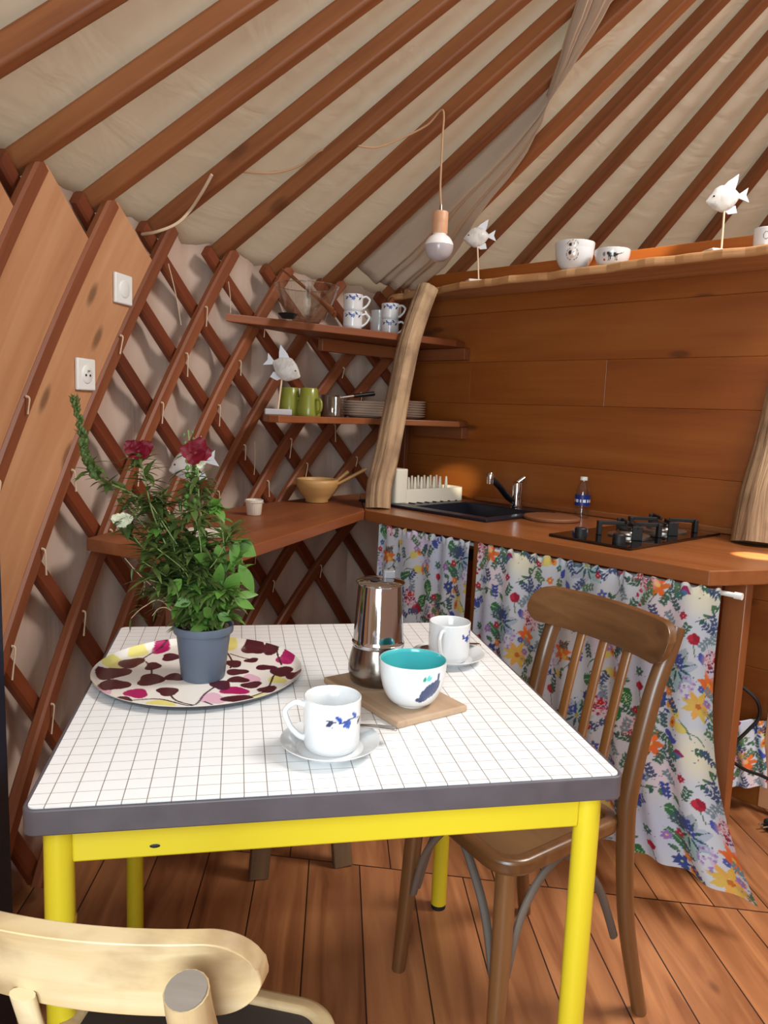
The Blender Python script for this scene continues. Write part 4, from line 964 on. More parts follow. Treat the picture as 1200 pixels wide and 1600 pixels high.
def saucer(name, label, loc, R, marks, group):
    def pc(a, r, z, f):
        if f > .84: return WHITE
        for (ma, mr) in marks:
            dx = r * math.cos(a) - mr * math.cos(ma); dy = r * math.sin(a) - mr * math.sin(ma)
            if dx * dx + dy * dy < .007 ** 2 and math.sin(dx * 1300 + 1) * math.cos(dy * 1500) > -.3: return NAVY
        return WHITE
    prof = [(0, .0045)] + [(R * (.02 + .58 * k / 14), .0045) for k in range(15)] + [(R * (.6 + .4 * k / 16), .0045 + .0135 * (k / 16) ** 1.6) for k in range(1, 17)]
    prof += [(R, .0195), (R * .97, .0185), (R * .62, .003), (R * .60, 0), (R * .5, 0), (0, .001)]
    mb = MB(); lathe(mb, prof, 150, loc, paint=pc); o = mb.build(name, M['porcelain'], col=True, angle=60)
    return tag(o, label, 'saucer', group)
def spoon(name, label, a, b, z, tilt, group):
    a = Vector((a[0], a[1], z)); b = Vector((b[0], b[1], z + tilt)); d = (b - a); L = d.length; mb = MB()
    T = frame(a, d, Vector((0, 0, 1)).cross(d)); n = 40; vs = []
    for i in range(n + 1):
        u = i / n; x = L * u
        if u < .32: w = .0135 * math.sqrt(max(0, 1 - ((u - .16) / .163) ** 2)) + .0008; dz = -.005 * max(0, 1 - ((u - .16) / .16) ** 2)
        else: w = .0038 + .0046 * ((u - .32) / .68) ** 1.4; dz = .004 * math.sin((u - .32) / .68 * PI) * .6
        if u > .97: w *= .75
        for k, q in enumerate((-1, -.5, 0, .5, 1)): vs.append(T @ Vector((x, w * q, dz * (1 - q * q * (1 if u < .32 else 0)) + .002)))
    fs = [(i * 5 + k, i * 5 + k + 1, i * 5 + 6 + k, i * 5 + 5 + k) for i in range(n) for k in range(4)]
    mb.add(vs, fs); o = mb.build(name, M['brushed'], solid=.0016); return tag(o, label, 'spoon', group)

# ------------------------------------------------------------------ on the table
# tray with printed leaves
trc = Vector((-.066, 1.436)); TRR = .195
MAR = lin((74, 18, 34))[:3]; MG = lin((168, 16, 92))[:3]; YL = lin((226, 216, 130))[:3]; PK = lin((226, 178, 196))[:3]; TWH = lin((234, 228, 220))[:3]; BRN = lin((58, 22, 30))[:3]
def tp(x, y): p = onz(x, y, TZ + .008); return (p.x - trc.x, p.y - trc.y)
BLOB = []
for px, py, rx_, ry_, c in ((175, 1048, 27, 11, MAR), (177, 1066, 25, 10, MAR), (205, 1032, 20, 9, MAR), (213, 1079, 20, 8, MG), (236, 1058, 25, 9, MAR), (239, 1037, 15, 6, MAR), (262, 1076, 20, 7, MAR), (267, 1023, 17, 6, MAR), (273, 1054, 16, 7, MAR),
    (252, 1009, 16, 9, MG), (216, 1016, 18, 7, YL), (180, 1033, 22, 8, YL), (190, 1089, 18, 6, MAR), (395, 1010, 18, 10, MAR), (423, 1014, 13, 7, MAR), (448, 1026, 17, 9, MG), (393, 1028, 12, 4, MAR), (365, 1033, 15, 6, MAR), (370, 1046, 17, 6, MAR), (372, 1058, 17, 6, MAR), (415, 1039, 16, 5, MAR), (440, 1045, 18, 9, MAR), (458, 1052, 13, 7, MAR), (433, 1058, 14, 7, YL), (393, 1066, 17, 6, MAR), (418, 1073, 16, 6, MAR), (366, 1075, 23, 7, MG), (375, 1088, 30, 7, MAR), (332, 1087, 20, 10, PK), (362, 1005, 10, 8, YL), (392, 1056, 14, 8, PK), (250, 1096, 26, 8, YL), (300, 1103, 26, 4, MAR), (160, 1078, 12, 10, PK), (345, 1066, 18, 8, MAR), (410, 1085, 18, 6, YL), (300, 1010, 14, 6, MAR), (318, 1030, 18, 8, YL)):
    x, y = tp(px, py); x2, _ = tp(px + rx_, py); _, y2 = tp(px, py - ry_); BLOB.append((x, y, abs(x2 - x), abs(y2 - y) * .95, c, (px * 7 + py) % 6.28))
LINES = [[tp(*p) for p in q] for q in (((205, 1090), (250, 1088), (300, 1098), (320, 1080), (340, 1066)), ((216, 1030), (240, 1015), (262, 1003)), ((237, 1050), (236, 1040), (228, 1030)), ((262, 1076), (275, 1090), (300, 1097)), ((352, 1012), (362, 1028), (360, 1040)), ((345, 1102), (320, 1092)), ((380, 1088), (415, 1075), (428, 1052), (440, 1040)), ((440, 1035), (430, 1010)), ((360, 1018), (380, 1024), (400, 1028)), ((140, 1068), (170, 1085), (200, 1090)))]
BLOB = [(b[0], b[1], b[2] * .92, b[3] * .92, b[4], b[5]) for b in BLOB]
LSEG = []
for q in LINES:
    S = spline([(a, b, 0) for a, b in q], 5); LSEG += [(S[i], S[i + 1]) for i in range(len(S) - 1)]
def traycol(a, r, z, f):
    if f > .80: return lin((44, 34, 40))[:3]
    x, y = r * math.cos(a), r * math.sin(a); c = TWH
    for bx, by, rx_, ry_, col, ph in BLOB:
        dx, dy = (x - bx) / rx_, (y - by) / ry_
        q = dx * dx + dy * dy; th = math.atan2(dy, dx)
        if q < (1 + .13 * math.cos(2 * th + ph) + .12 * math.cos(3 * th + ph * 2)) ** 2:
            if col in (YL, PK): c = col if c is TWH else c
            else: c = col
    for A_, B_ in LSEG:
        d = B_ - A_; t = max(0, min(1, ((x - A_.x) * d.x + (y - A_.y) * d.y) / max(d.length_squared, 1e-9))); ex = x - A_.x - d.x * t; ey = y - A_.y - d.y * t
        if ex * ex + ey * ey < .0019 ** 2: c = BRN
    return c
mb = MB(); pr = [(0, .003)] + [(TRR * k / 156, .003) for k in range(1, 145)] + [(TRR * (72 + 6 * k / 8) / 78, .003 + .011 * (k / 8) ** 1.5) for k in range(1, 9)] + [(TRR + .0008, .0145), (TRR + .0006, .0125), (TRR * .93, .0012), (TRR * .9, 0), (0, 0)]
pr = [p for p in pr]
nfr = len(pr) - 1
def tcol(a, r, z, f): return traycol(a, r, z, .9 if round(f * nfr) > 153 else 0)
lathe(mb, pr, 420, (trc.x, trc.y, TZ), paint=tcol); tag(mb.build('round_tray', M['tray'], col=True, angle=60), 'round tray printed with maroon, pink and yellow leaves under the plant', 'tray')

# cutting board, moka pot, turquoise bowl
bL = onz(505, 1067, TZ); bF = onz(621, 1140, TZ); bR = onz(726, 1110, TZ)
v1 = Vector((bL.x - bF.x, bL.y - bF.y)); v2 = Vector((bR.x - bF.x, bR.y - bF.y)); v2 = v2 - v1 * (v2.dot(v1) / v1.dot(v1)) * .9
q0 = Vector((bF.x, bF.y)); poly = [tuple(q0), tuple(q0 + v2), tuple(q0 + v2 + v1), tuple(q0 + v1)]
mb = MB(); prism(mb, poly, TZ, TZ + .012, gx=v1); tag(mb.build('trivet_board', M['bamboo'], smooth=False, bevel=.003), 'rectangular pale wooden board under the coffee maker and bowl', 'board')
ZB = TZ + .012
mk = onz(590, 1070, ZB); mk = Vector((mk.x + .002, mk.y + .022)); moka = thing('moka_pot', 'shiny steel stovetop coffee maker standing on the wooden board', 'coffee maker', (mk.x, mk.y, ZB))
mb = MB(); lathe(mb, [(0, 0), (.043, 0), (.050, .006), (.0545, .022), (.0545, .034), (.051, .052), (.0475, .066), (.0465, .071), (0, .071)], 56, smoothn=0); mb.build('boiler', M['steel_old'], moka, angle=50)
mb = MB(); lathe(mb, [(0, .071), (.0480, .071), (.0492, .073), (.0492, .078), (.0478, .0795), (.0472, .085), (.0405, .186), (.0395, .187), (0, .187)], 56); mb.build('upper_chamber', M['steel'], moka, angle=40)
mb = MB(); lathe(mb, [(.0, .1875), (.0430, .1875), (.0455, .1895), (.0455, .1915), (.042, .1935), (.018, .197), (.0, .198)], 48); lid = mb.build('lid', M['steel'], moka, angle=40)
mb = MB(); lathe(mb, [(0, .1970), (.010, .1966), (.010, .1972), (0, .1976)], 20, (-.012, -.012, .0003)); mb.build('lid_mark', M['dark'], lid)
mb = MB(); prism(mb, rrect(-.011, -.008, .011, .008, .004), 0, .015); o_ = mb.build('lid_knob', plain('clear_grey_plastic', (190, 190, 196), .15, trans=.6), lid, bevel=.002); o_.location = (.017, .008, .196)
hb = Vector((-.2, .98)); mb = MB(); tube(mb, spline([(hb.x * .040, hb.y * .040, .170), (hb.x * .065, hb.y * .065, .172), (hb.x * .085, hb.y * .085, .150), (hb.x * .086, hb.y * .086, .105)], 6), [.006, .007, .008, .007], 12); mb.build('handle', M['black'], moka)

bc = onz(648, 1107, ZB); bc = Vector((bc.x, bc.y + .027))
bowl = thing('cafe_bowl', 'white bowl with turquoise inside and dark bird print on the board', 'bowl', (bc.x, bc.y, ZB))
BA = ang_to_cam(bc) + .62
DKB = lin((48, 62, 100))[:3]; TEALC = lin((90, 190, 190))[:3]; GRN = lin((30, 140, 110))[:3]
def bowlpaint(a, r, z, f):
    if f > .62: return lin((74, 176, 180))[:3]
    u = ((a - BA + PI) % (2 * PI) - PI) * r; zz = z - .042
    # slanted dark body with tail and head
    p = u * .80 + zz * .6; q = -u * .6 + zz * .80
    if (p / .023) ** 2 + ((q + .002) / .0125) ** 2 < 1: return DKB
    if (u + .014) ** 2 / .010 ** 2 + (zz + .018) ** 2 / .0055 ** 2 < 1: return DKB
    if abs(u - .0145) < .0028 and 0 < zz < .027: return DKB
    if (u + .006) ** 2 + (zz - .021) ** 2 < .0052 ** 2: return TEALC
    if ((u + .014) / .003) ** 2 + ((zz - .019) / .0045) ** 2 < 1: return GRN
    return WHITE
pr = [(0, .004), (.022, .004), (.0235, 0), (.027, .0)] + [(.0585 * math.sin(math.radians(28 + 62 * k / 40)) , .003 + .076 * (1 - math.cos(math.radians(90 * k / 40))) ** .95) for k in range(0, 41)]
pr += [(.0583, .0800), (.0568, .0800)]
pr += [(.0555 * math.sin(math.radians(28 + 62 * k / 16)), .008 + .071 * (1 - math.cos(math.radians(90 * k / 16))) ** .95) for k in range(16, -1, -1)] + [(0, .007)]
nb = len(pr) - 1
mb = MB(); lathe(mb, pr, 200, paint=lambda a, r, z, f: bowlpaint(a, r, z, 1 if round(f * nb) > 45 else 0)); mb.build('bowl_body', M['porcelain'], bowl, col=True, angle=60)

# cups and saucers
s1 = Vector((.145, 1.083)); s2 = Vector((.443, 1.478))
saucer('saucer', 'white saucer under the cup in front, blue sprigs on its rim', (s1.x, s1.y, TZ), .0755, [(ang_to_cam(s1) - 1.25, .062), (ang_to_cam(s1) + .38, .060)], 'saucers on the table')
saucer('saucer', 'white saucer under the cup behind the turquoise bowl', (s2.x, s2.y, TZ), .0755, [(ang_to_cam(s2) + .5, .060)], 'saucers on the table')
m1 = Vector((s1.x + .002, s1.y + .002)); A1 = ang_to_cam(m1)
mug('coffee_cup', 'white coffee cup with blue vine band in front of the wooden board', (m1.x, m1.y, TZ + .0046), .0435, .082, A1 - 1.42, lambda a, r, z: vine(a, r, z, .057, A1 + .55, .75), 'cups on the table', hr=.032)
A2 = ang_to_cam(s2)
mug('coffee_cup', 'white coffee cup with its handle turned forward behind the turquoise bowl', (s2.x, s2.y, TZ + .0046), .0435, .082, A2 - .28, lambda a, r, z: vine(a, r, z, .057, A2 + 1.0, .35) or vine(a, r, z, .057, A2 - 1.4, .2), 'cups on the table', hr=.030)
e1_ = onz(620, 1143, TZ + .02); spoon('teaspoon', 'teaspoon whose handle sticks out beside the front cup', (s1.x - .02, s1.y + .052), (e1_.x, e1_.y), TZ + .018, .004, 'teaspoons on the saucers')
a2_ = onz(657, 1014, TZ + .015); b2_ = onz(750, 1008, TZ + .02); spoon('teaspoon', 'teaspoon lying behind the far cup, bowl showing beside it', (a2_.x, a2_.y), (b2_.x, b2_.y), TZ + .016, .004, 'teaspoons on the saucers')

# ------------------------------------------------------------------ potted plant
pc = onz(316, 1068, TZ + .003); pc = Vector((pc.x, pc.y + .036))
plant = thing('potted_plant', 'flowering plant with red blooms in a grey-blue plastic pot on the tray', 'plant', (0, 0, 0))
mb = MB(); zb = TZ + .0035; lathe(mb, [(0, 0), (.039, 0), (.0405, .003), (.050, .088), (.0545, .089), (.0555, .091), (.0560, .103), (.0545, .104), (.0525, .103), (.0500, .088), (.047, .07), (.04, .06), (0, .06)], 48, (pc.x, pc.y, zb)); mb.build('pot', M['pot'], plant, angle=40)
mb = MB(); lathe(mb, [(.0498, .090), (.03, .095), (0, .097)], 32, (pc.x, pc.y, zb)); mb.build('soil', M['soil'], plant)
mb = MB(); rg = random.Random(11)
for k in range(26):
    a = rg.uniform(0, 6.28); q = .043 * math.sqrt(rg.random()); s = rg.uniform(.003, .007); lathe(mb, [(0, -s * .6), (s * .9, 0), (s * .5, s * .6), (0, s * .7)], 6, (pc.x + q * math.cos(a), pc.y + q * math.sin(a), zb + .096))
mb.build('soil_crumbs', plain('bark_crumb', (96, 74, 56), .9), plant)['kind'] = 'stuff'
PREF = Vector((pc.x, pc.y, zb + .1))
def pp(x, y, dd=0): return pxd(x, y, PREF, dd)
STEMS = [
    ([(314, 996), (318, 940), (316, 860), (306, 790), (300, 745), (297, 700), (294, 672)], 'stem', .0022, -.01),
    ([(306, 996), (290, 925), (266, 850), (236, 795), (196, 766), (150, 746), (134, 708), (124, 660), (116, 622)], 'stem', .0021, .01),
    ([(308, 996), (275, 890), (240, 805), (226, 745), (218, 712)], 'stem', .0018, -.03),
    ([(300, 996), (262, 905), (214, 845), (190, 816)], 'stem', .0017, .03),
    ([(338, 996), (366, 935), (378, 890), (373, 856), (368, 842)], 'stem', .0024, -.03),
    ([(326, 996), (352, 915), (350, 850), (342, 806), (330, 790)], 'stem', .002, .02),
    ([(318, 996), (322, 900), (312, 800), (310, 745), (309, 718)], 'stem', .0018, -.02),
    ([(300, 996), (258, 935), (220, 900), (195, 872)], 'dry', .0013, .02),
    ([(298, 996), (255, 940), (225, 948), (205, 966)], 'dry', .0012, -.02),
    ([(296, 996), (268, 955), (250, 950), (238, 962)], 'dry', .0012, -.04)]
rs = random.Random(23)
for k in range(30):
    x1 = rs.uniform(186, 366); y1 = rs.uniform(765, 930); STEMS.append(([(rs.uniform(298, 336), 996), (rs.uniform(285, 345), 930), ((x1 + 312) / 2 + rs.uniform(-12, 12), (y1 + 930) / 2), (x1, y1)], 'stem', .0015, rs.uniform(-.07, .07)))
def leafmesh(mb, base, d, up, L, w, curl, n=5, fold=.25):
    d = d.normalized(); s = d.cross(up); s = s.normalized() if s.length > 1e-4 else Vector((1, 0, 0)); nrm = s.cross(d).normalized(); vs = []
    for i in range(n + 1):
        t = i / n; ww = w * math.sin(PI * min(1, t ** .8 * .97 + .02)); c = base + d * L * t - nrm * curl * L * t * t
        vs += [c - s * ww + nrm * ww * fold, c, c + s * ww + nrm * ww * fold]
    mb.add(vs, [(i * 3 + k, i * 3 + k + 1, i * 3 + 4 + k, i * 3 + 3 + k) for i in range(n) for k in (0, 1)])
NAR = MB(); BRO = MB()
for si, (pts, mat, r, dd) in enumerate(STEMS):
    P = [pp(x, y, dd * i / (len(pts) - 1)) for i, (x, y) in enumerate(pts)]; S = spline(P, 7)
    mb = MB(); tube(mb, S, [r, r * .9, r * .6], 6); mb.build('stem', M[mat], plant)
    if mat == 'dry': 
        for k in range(5):
            p = S[rs.randrange(len(S) // 3, len(S))]; leafmesh(NAR, p, Vector((rs.uniform(-1, 1), rs.uniform(-1, 1), rs.uniform(-.9, .3))), Vector((0, 0, 1)), rs.uniform(.02, .035), .0018, .4)
        continue
    nL = len(S)
    if si in (4, 5): kind = 'b'
    elif si in (0, 1, 2, 3, 6): kind = 'm'
    else: kind = 'x'
    cnt = {0: 84, 1: 90, 2: 110, 3: 96, 4: 26, 5: 44, 6: 90}.get(si, 64)
    for k in range(cnt):
        t = rs.uniform(.12, 1) if si != 1 else rs.uniform(.12, .72); p = S[min(nL - 1, int(t * nL))]
        if si in (0, 6) and t > .8: continue
        a = rs.uniform(0, 6.28); el = rs.uniform(-.25, .75); d = Vector((math.cos(a) * math.cos(el), math.sin(a) * math.cos(el), math.sin(el)))
        broad = kind == 'b' or (kind == 'x' and p.z < TZ + .20 and p.x > pc.x - .03 and rs.random() < .6) or (kind == 'm' and t < .42 and rs.random() < .5)
        if broad: leafmesh(BRO, p, d, Vector((0, 0, 1)), rs.uniform(.022, .040), rs.uniform(.007, .0115), rs.uniform(.1, .5))
        else: leafmesh(NAR, p, d, Vector((0, 0, 1)), rs.uniform(.026, .056), rs.uniform(.0032, .0072), rs.uniform(.0, .6))
# the large pale leaves leaning out over the tray
for x, y, x2, y2, w in ((368, 848, 398, 866, .017), (372, 845, 360, 880, .010), (374, 882, 396, 925, .012), (370, 930, 402, 928, .008), (366, 935, 396, 950, .009), (372, 895, 352, 930, .014), (340, 850, 348, 905, .013), (345, 880, 336, 935, .012), (330, 900, 352, 925, .013), (318, 905, 285, 915, .015), (320, 925, 300, 940, .013), (326, 930, 350, 945, .012), (318, 950, 332, 965, .010), (300, 880, 268, 880, .013), (330, 880, 310, 868, .013), (352, 930, 372, 905, .010), (340, 960, 360, 968, .009), (322, 975, 300, 985, .009), (284, 905, 262, 930, .012), (310, 860, 290, 840, .012), (300, 935, 275, 945, .011)):
    a = pp(x, y, rs.uniform(-.05, .0)); b = pp(x2, y2, rs.uniform(-.06, .0)); leafmesh(BRO, a, b - a, Vector((rs.uniform(-.3, .3), -.9, .5)), (b - a).length * 1.1, w, .15, 7, .15)
NAR.build('narrow_leaves', M['leaf_n'], plant, angle=180); BRO.build('broad_leaves', M['leaf_b'], plant, angle=180)
# buds on the spikes
mb = MB(); S = spline([pp(*q) for q in ((150, 746), (136, 715), (126, 665), (116, 622))], 12)
for i, p in enumerate(S):
    for k in range(2): q = p + Vector((rs.uniform(-.006, .006), rs.uniform(-.006, .006), 0)); s = .0032 + .003 * (1 - i / len(S)); leafmesh(mb, q, Vector((rs.uniform(-1, 1), rs.uniform(-1, 1), .8)), Vector((0, 0, 1)), s * 3.2, s, -.1); lathe(mb, [(0, -s), (s, 0), (s * .6, s * 1.3), (0, s * 1.8)], 6, q)
mb.build('bud_spike', M['leaf_n'], plant, angle=180)
mb = MB(); S = spline([pp(*q, -.01) for q in ((298, 795), (300, 750), (299, 715), (294, 676))], 6)
for i, p in enumerate(S):
    q = p + Vector((.008 * (-1) ** i, rs.uniform(-.004, .004), 0)); s = .0078 * (1 - .72 * i / len(S)); lathe(mb, [(0, -s), (s * .8, -s * .3), (s * .8, s * .5), (0, s * 1.5)], 8, q)
mb.build('seed_spike', M['leaf_b'], plant, angle=180)
def bloom(c, R, mat, dirs, name):
    mb = MB()
    for (dx, dz, s, dy) in dirs:
        d = Vector((dx, dy, dz)); sd_ = d.cross(Vector((0, -1, 0.2))).normalized(); n = 7; vs = []
        for i in range(n + 1):
            t = i / n; ww = R * .52 * s * (math.sin(PI * min(.93, t * .9 + .08)) ** .7); cc = c + d.normalized() * R * s * t + Vector((0, -.25 * R * math.sin(t * 2.6), 0)); rf = .10 * R * math.sin(i * 2.2)
            for q in (-1, -.4, .4, 1): vs.append(cc + sd_ * ww * q + Vector((0, -.22 * R * q * q + rf * q, rf * .4)))
        mb.add(vs, [(i * 4 + k, i * 4 + k + 1, i * 4 + 5 + k, i * 4 + 4 + k) for i in range(n) for k in range(3)])
    lathe(mb, [(0, -R * .5), (R * .22, -R * .3), (R * .30, 0), (0, R * .2)], 10, c)
    return mb.build(name, mat, plant, angle=180)
bloom(pp(217, 704, -.03), .024, M['petal_red'], ((-1, .55, 1.15, -.2), (1, .5, 1.2, -.2), (-.3, .9, .8, -.3), (.4, .9, .8, .3), (-.9, -.1, 1, -.5), (.9, -.15, 1.05, -.5), (0, -.6, .9, -.6)), 'red_bloom')
bloom(pp(306, 706, -.03), .027, M['petal_red'], ((-.9, .15, 1.05, -.2), (.5, .95, 1.1, -.2), (1.1, -.05, 1.1, -.2), (-.3, -.9, 1, -.5), (.4, -.4, .9, -.6), (-.4, .7, .9, .2)), 'red_bloom')
bloom(pp(192, 812, .03), .019, M['petal_white'], ((-1, .3, 1.1, -.2), (1, .3, 1.1, -.2), (.1, .8, .8, -.2), (-.6, -.6, .9, -.4), (.6, -.6, .9, -.4)), 'cream_bloom')
bloom(pp(312, 722, -.02), .010, M['petal_white'], ((-1, .3, 1.1, -.2), (1, .3, 1.1, -.2), (.1, -.8, 1.2, -.2)), 'pale_bud')

# ------------------------------------------------------------------ on the corner worktop
wb = onz(497, 787, ZC); wb = Vector((wb.x, wb.y + .055))
wbowl = thing('wooden_bowl', 'turned pale wooden bowl on the corner worktop', 'bowl', (wb.x, wb.y, ZC))
mb = MB(); lathe(mb, [(0, 0), (.043, 0), (.046, .004), (.045, .010), (.062, .030), (.080, .060), (.085, .078), (.083, .090), (.078, .0925), (.074, .089), (.072, .06), (.05, .02), (0, .014)], 48); mb.build('bowl_body', M['bowl_wood'], wbowl, angle=70)
def server(label, tip_px, base, bowl_at, dd):
    a = base; b = pxd(*tip_px, base, dd); mb = MB(); S = spline([a, a * .5 + b * .5 + Vector((0, 0, -.004)), b], 6); tube(mb, S, [.007, .006, .0075], 10)
    o = mb.build('wooden_spoon', M['bowl_wood']); return tag(o, label, 'wooden spoon', 'wooden spoons in the bowl')
base = Vector((wb.x - .015, wb.y - .01, ZC + .028))
server('longer wooden spoon leaning out of the wooden bowl towards the driftwood', (573, 732), base, 0, .0)
server('shorter wooden spoon leaning in the wooden bowl', (544, 737), base + Vector((.02, .03, 0)), 0, .03)
cw_ = onz(397, 806, ZC); cpn = Vector((cw_.x, cw_.y + .028)); mb = MB()
def ribs(a, r, z, f): return tuple(c * (1 if math.sin(a * 22) > -.3 else .86) for c in lin((222, 212, 196))[:3]) if r > .02 else lin((222, 212, 196))[:3]
lathe(mb, [(0, .001), (.023, 0), (.025, .003), (.0285, .042), (.031, .043), (.031, .051), (.029, .052), (.027, .046), (.023, .006), (0, .005)], 66, (cpn.x, cpn.y, ZC), paint=ribs); tag(mb.build('ramekin', M['porcelain'], col=True, angle=50), 'tiny ribbed white pot alone on the corner worktop', 'pot')

# ------------------------------------------------------------------ fish sculptures
def fishp(x, y, seed):
    h = math.sin(x * 61 + seed) * math.sin(y * 83 + seed * 2); g_ = math.sin(x * 190 + seed) * math.sin(y * 210)
    base = (204, 200, 194) if h > -.35 else (188, 184, 180)
    if g_ > .86: base = (176, 176, 178)
    return lin(base)[:3]
def fish(label, foot, stick_top, L, facing, tilt, basemat, base_size, seed, yaw=0.0, rzb=0.0, stick_lean=None):
    """foot: base centre on a surface, stick_top: point where the stick enters the belly; facing -1 looks to camera-left"""
    t = thing('fish_sculpture', label, 'fish sculpture', (0, 0, 0), 0, 'white fish on sticks')
    f = Vector(foot); s = Vector(stick_top)
    mb = MB(); box(mb, base_size, Matrix.Translation(f + Vector((0, 0, base_size[2] / 2))) @ Matrix.Rotation(rzb, 4, 'Z')); mb.build('base', basemat, t, bevel=.004)
    mb = MB(); tube(mb, [f + Vector((0, 0, base_size[2] - .002)), s + (s - f).normalized() * .012], .0032, 8); mb.build('stick', M['stick'], t)
    vd = Vector((ROT[0][0], ROT[1][0], 0)).normalized()   # camera right, level
    x = (vd * facing); x.rotate(Matrix.Rotation(yaw, 3, 'Z')); up = Vector((0, 0, 1)); y = up.cross(x).normalized()
    x2 = x * math.cos(tilt) + up * math.sin(tilt); z2 = (-x) * math.sin(tilt) + up * math.cos(tilt)
    T = frame(s + z2 * L * .26, x2, z2.cross(x2), z2)
    # body: rings along x from tail root to snout
    xs_ = [-.42, -.36, -.25, -.1, .08, .25, .38, .47, .52]; hs_ = [.05, .12, .24, .33, .36, .29, .18, .085, .025]; ws_ = [.03, .06, .10, .14, .15, .13, .09, .05, .02]; cz = [.04, .03, .02, .0, -.01, -.02, -.04, -.06, -.065]
    S = spline([(a, b, c) for a, b, c in zip(xs_, hs_, ws_)], 5); CZ = spline([(a, b, 0) for a, b in zip(xs_, cz)], 5); vs = []; cs_ = []; n = 22
    for p, q in zip(S, CZ):
        for k in range(n):
            a = 2 * PI * k / n; w = 1 + .03 * math.sin(5 * a + p.x * 17 + seed)
            v = Vector((p.x * L, p.z * math.sin(a) * L * w, (p.y * math.cos(a) * w + q.y) * L)); vs.append(T @ v); cs_.append(fishp(v.x * 1.6, v.z * 1.6, seed))
    m = len(S); fs = [(i * n + k, i * n + (k + 1) % n, (i + 1) * n + (k + 1) % n, (i + 1) * n + k) for i in range(m - 1) for k in range(n)] + [tuple(range(n))[::-1], tuple((m - 1) * n + k for k in range(n))]
    mb = MB(); mb.add(vs, fs, None, cs_); body = mb.build('body', M['fish'], t, col=True, angle=60)
    def fin(name, poly, th):
        mb = MB(); k = len(poly); vs = [T @ Vector((a * L, th * L, b * L)) for a, b in poly] + [T @ Vector((a * L, -th * L, b * L)) for a, b in poly]
        mb.add(vs, [tuple(range(k)), tuple(range(2 * k - 1, k - 1, -1))] + [(i, (i + 1) % k, k + (i + 1) % k, k + i) for i in range(k)], None, [lin((206, 210, 218))[:3]] * (2 * k)); mb.build(name, M['fish'], t, col=True, smooth=False)
    fin('tail_fin', [(-.38, .07), (-.66, .24), (-.60, .04), (-.68, -.16), (-.38, -.02)], .022)
    fin('back_fin', [(.05, .30), (-.10, .44), (-.40, .62), (-.36, .40), (-.28, .18)], .022)
    fin('belly_fin', [(.06, -.28), (-.10, -.44), (-.34, -.42), (-.30, -.22)], .022)
    for sgn in (-1, 1):
        e = T @ Vector((.33 * L, sgn * .092 * L, .05 * L)); mb = MB(); lathe(mb, [(0, -.0035), (.003, -.0015), (.0035, 0), (.003, .0015), (0, .0035)], 10, e); mb.build('eye', M['dark'], body)
    return t
# lower shelf fish: looks to the right
ff = onpart(434, 653, .0); ft = oncyl(434, 655, 2.585); ft.z = ZS2
st_ = pxd(441, 588, ft); fish('white fish on a stick over a grey block beside the green mugs', ft, st_, .115, 1, -.35, M['fishbase'], (.095, .065, .022), 1.0)
fb = onz(318, 838, ZC); st_ = pxd(300, 742, fb); fish('white fish on a stick on the corner worktop, half hidden behind the red blooms', fb, st_, .115, -1, -.2, M['plaster'], (.10, .07, .02), 2.0)
f3 = onpart(748, 437, .13); f3.z = ZT; st_ = pxd(746, 382, f3); fish('white fish on a stick at the bulb end of the long shelf', f3, st_, .110, -1, -.05, M['plaster'], (.10, .06, .012), 3.0)
f4 = onpart(1127, 391, .16); f4.z = ZT; st_ = pxd(1132, 325, f4); fish('white fish on a stick at the cup end of the long shelf', f4, st_, .112, -1, -.10, M['plaster'], (.10, .06, .012), 4.0)

# ------------------------------------------------------------------ on the long shelf
def bowl_small(name, label, loc, R, h, paint, group, foot=.5):
    t = tag(bpy.data.objects.new(name, None), label, 'bowl', group); COL.objects.link(t); t.location = loc
    pr = [(0, .003), (R * foot * .85, .003), (R * foot * .9, 0), (R * foot, 0)] + [(R * (foot + (1 - foot) * math.sin(PI / 2 * k / 26)), .002 + (h - .004) * (k / 26) ** 1.5) for k in range(1, 27)] + [(R, h - .001), (R - .001, h), (R - .0035, h - .001), (R * .93, h * .6), (R * .6, .012), (0, .008)]
    nb = len(pr) - 1
    mb = MB(); lathe(mb, pr, 150, paint=lambda a, r, z, f: (paint(a, r, z) or WHITE) if round(f * nb) < 31 else WHITE); mb.build('bowl_body', M['porcelain'], t, col=True, angle=60); return t
def cowface(a0, zc):
    def f(a, r, z):
        u = ((a - a0 + PI) % (2 * PI) - PI) * r; zz = z - zc; d = math.hypot(u, zz)
        if .0195 < d < .0212: return GREY
        if d > .0195: return None
        if (u + .008) ** 2 / .0052 ** 2 + (zz - .005) ** 2 / .0075 ** 2 < 1: return lin((24, 22, 24))[:3]
        if (u - .006) ** 2 / .003 ** 2 + (zz - .006) ** 2 / .004 ** 2 < 1: return lin((40, 34, 34))[:3]
        if u * u / .007 ** 2 + (zz + .010) ** 2 / .005 ** 2 < 1: return lin((206, 176, 164))[:3]
        return lin((216, 206, 196))[:3]
    return f
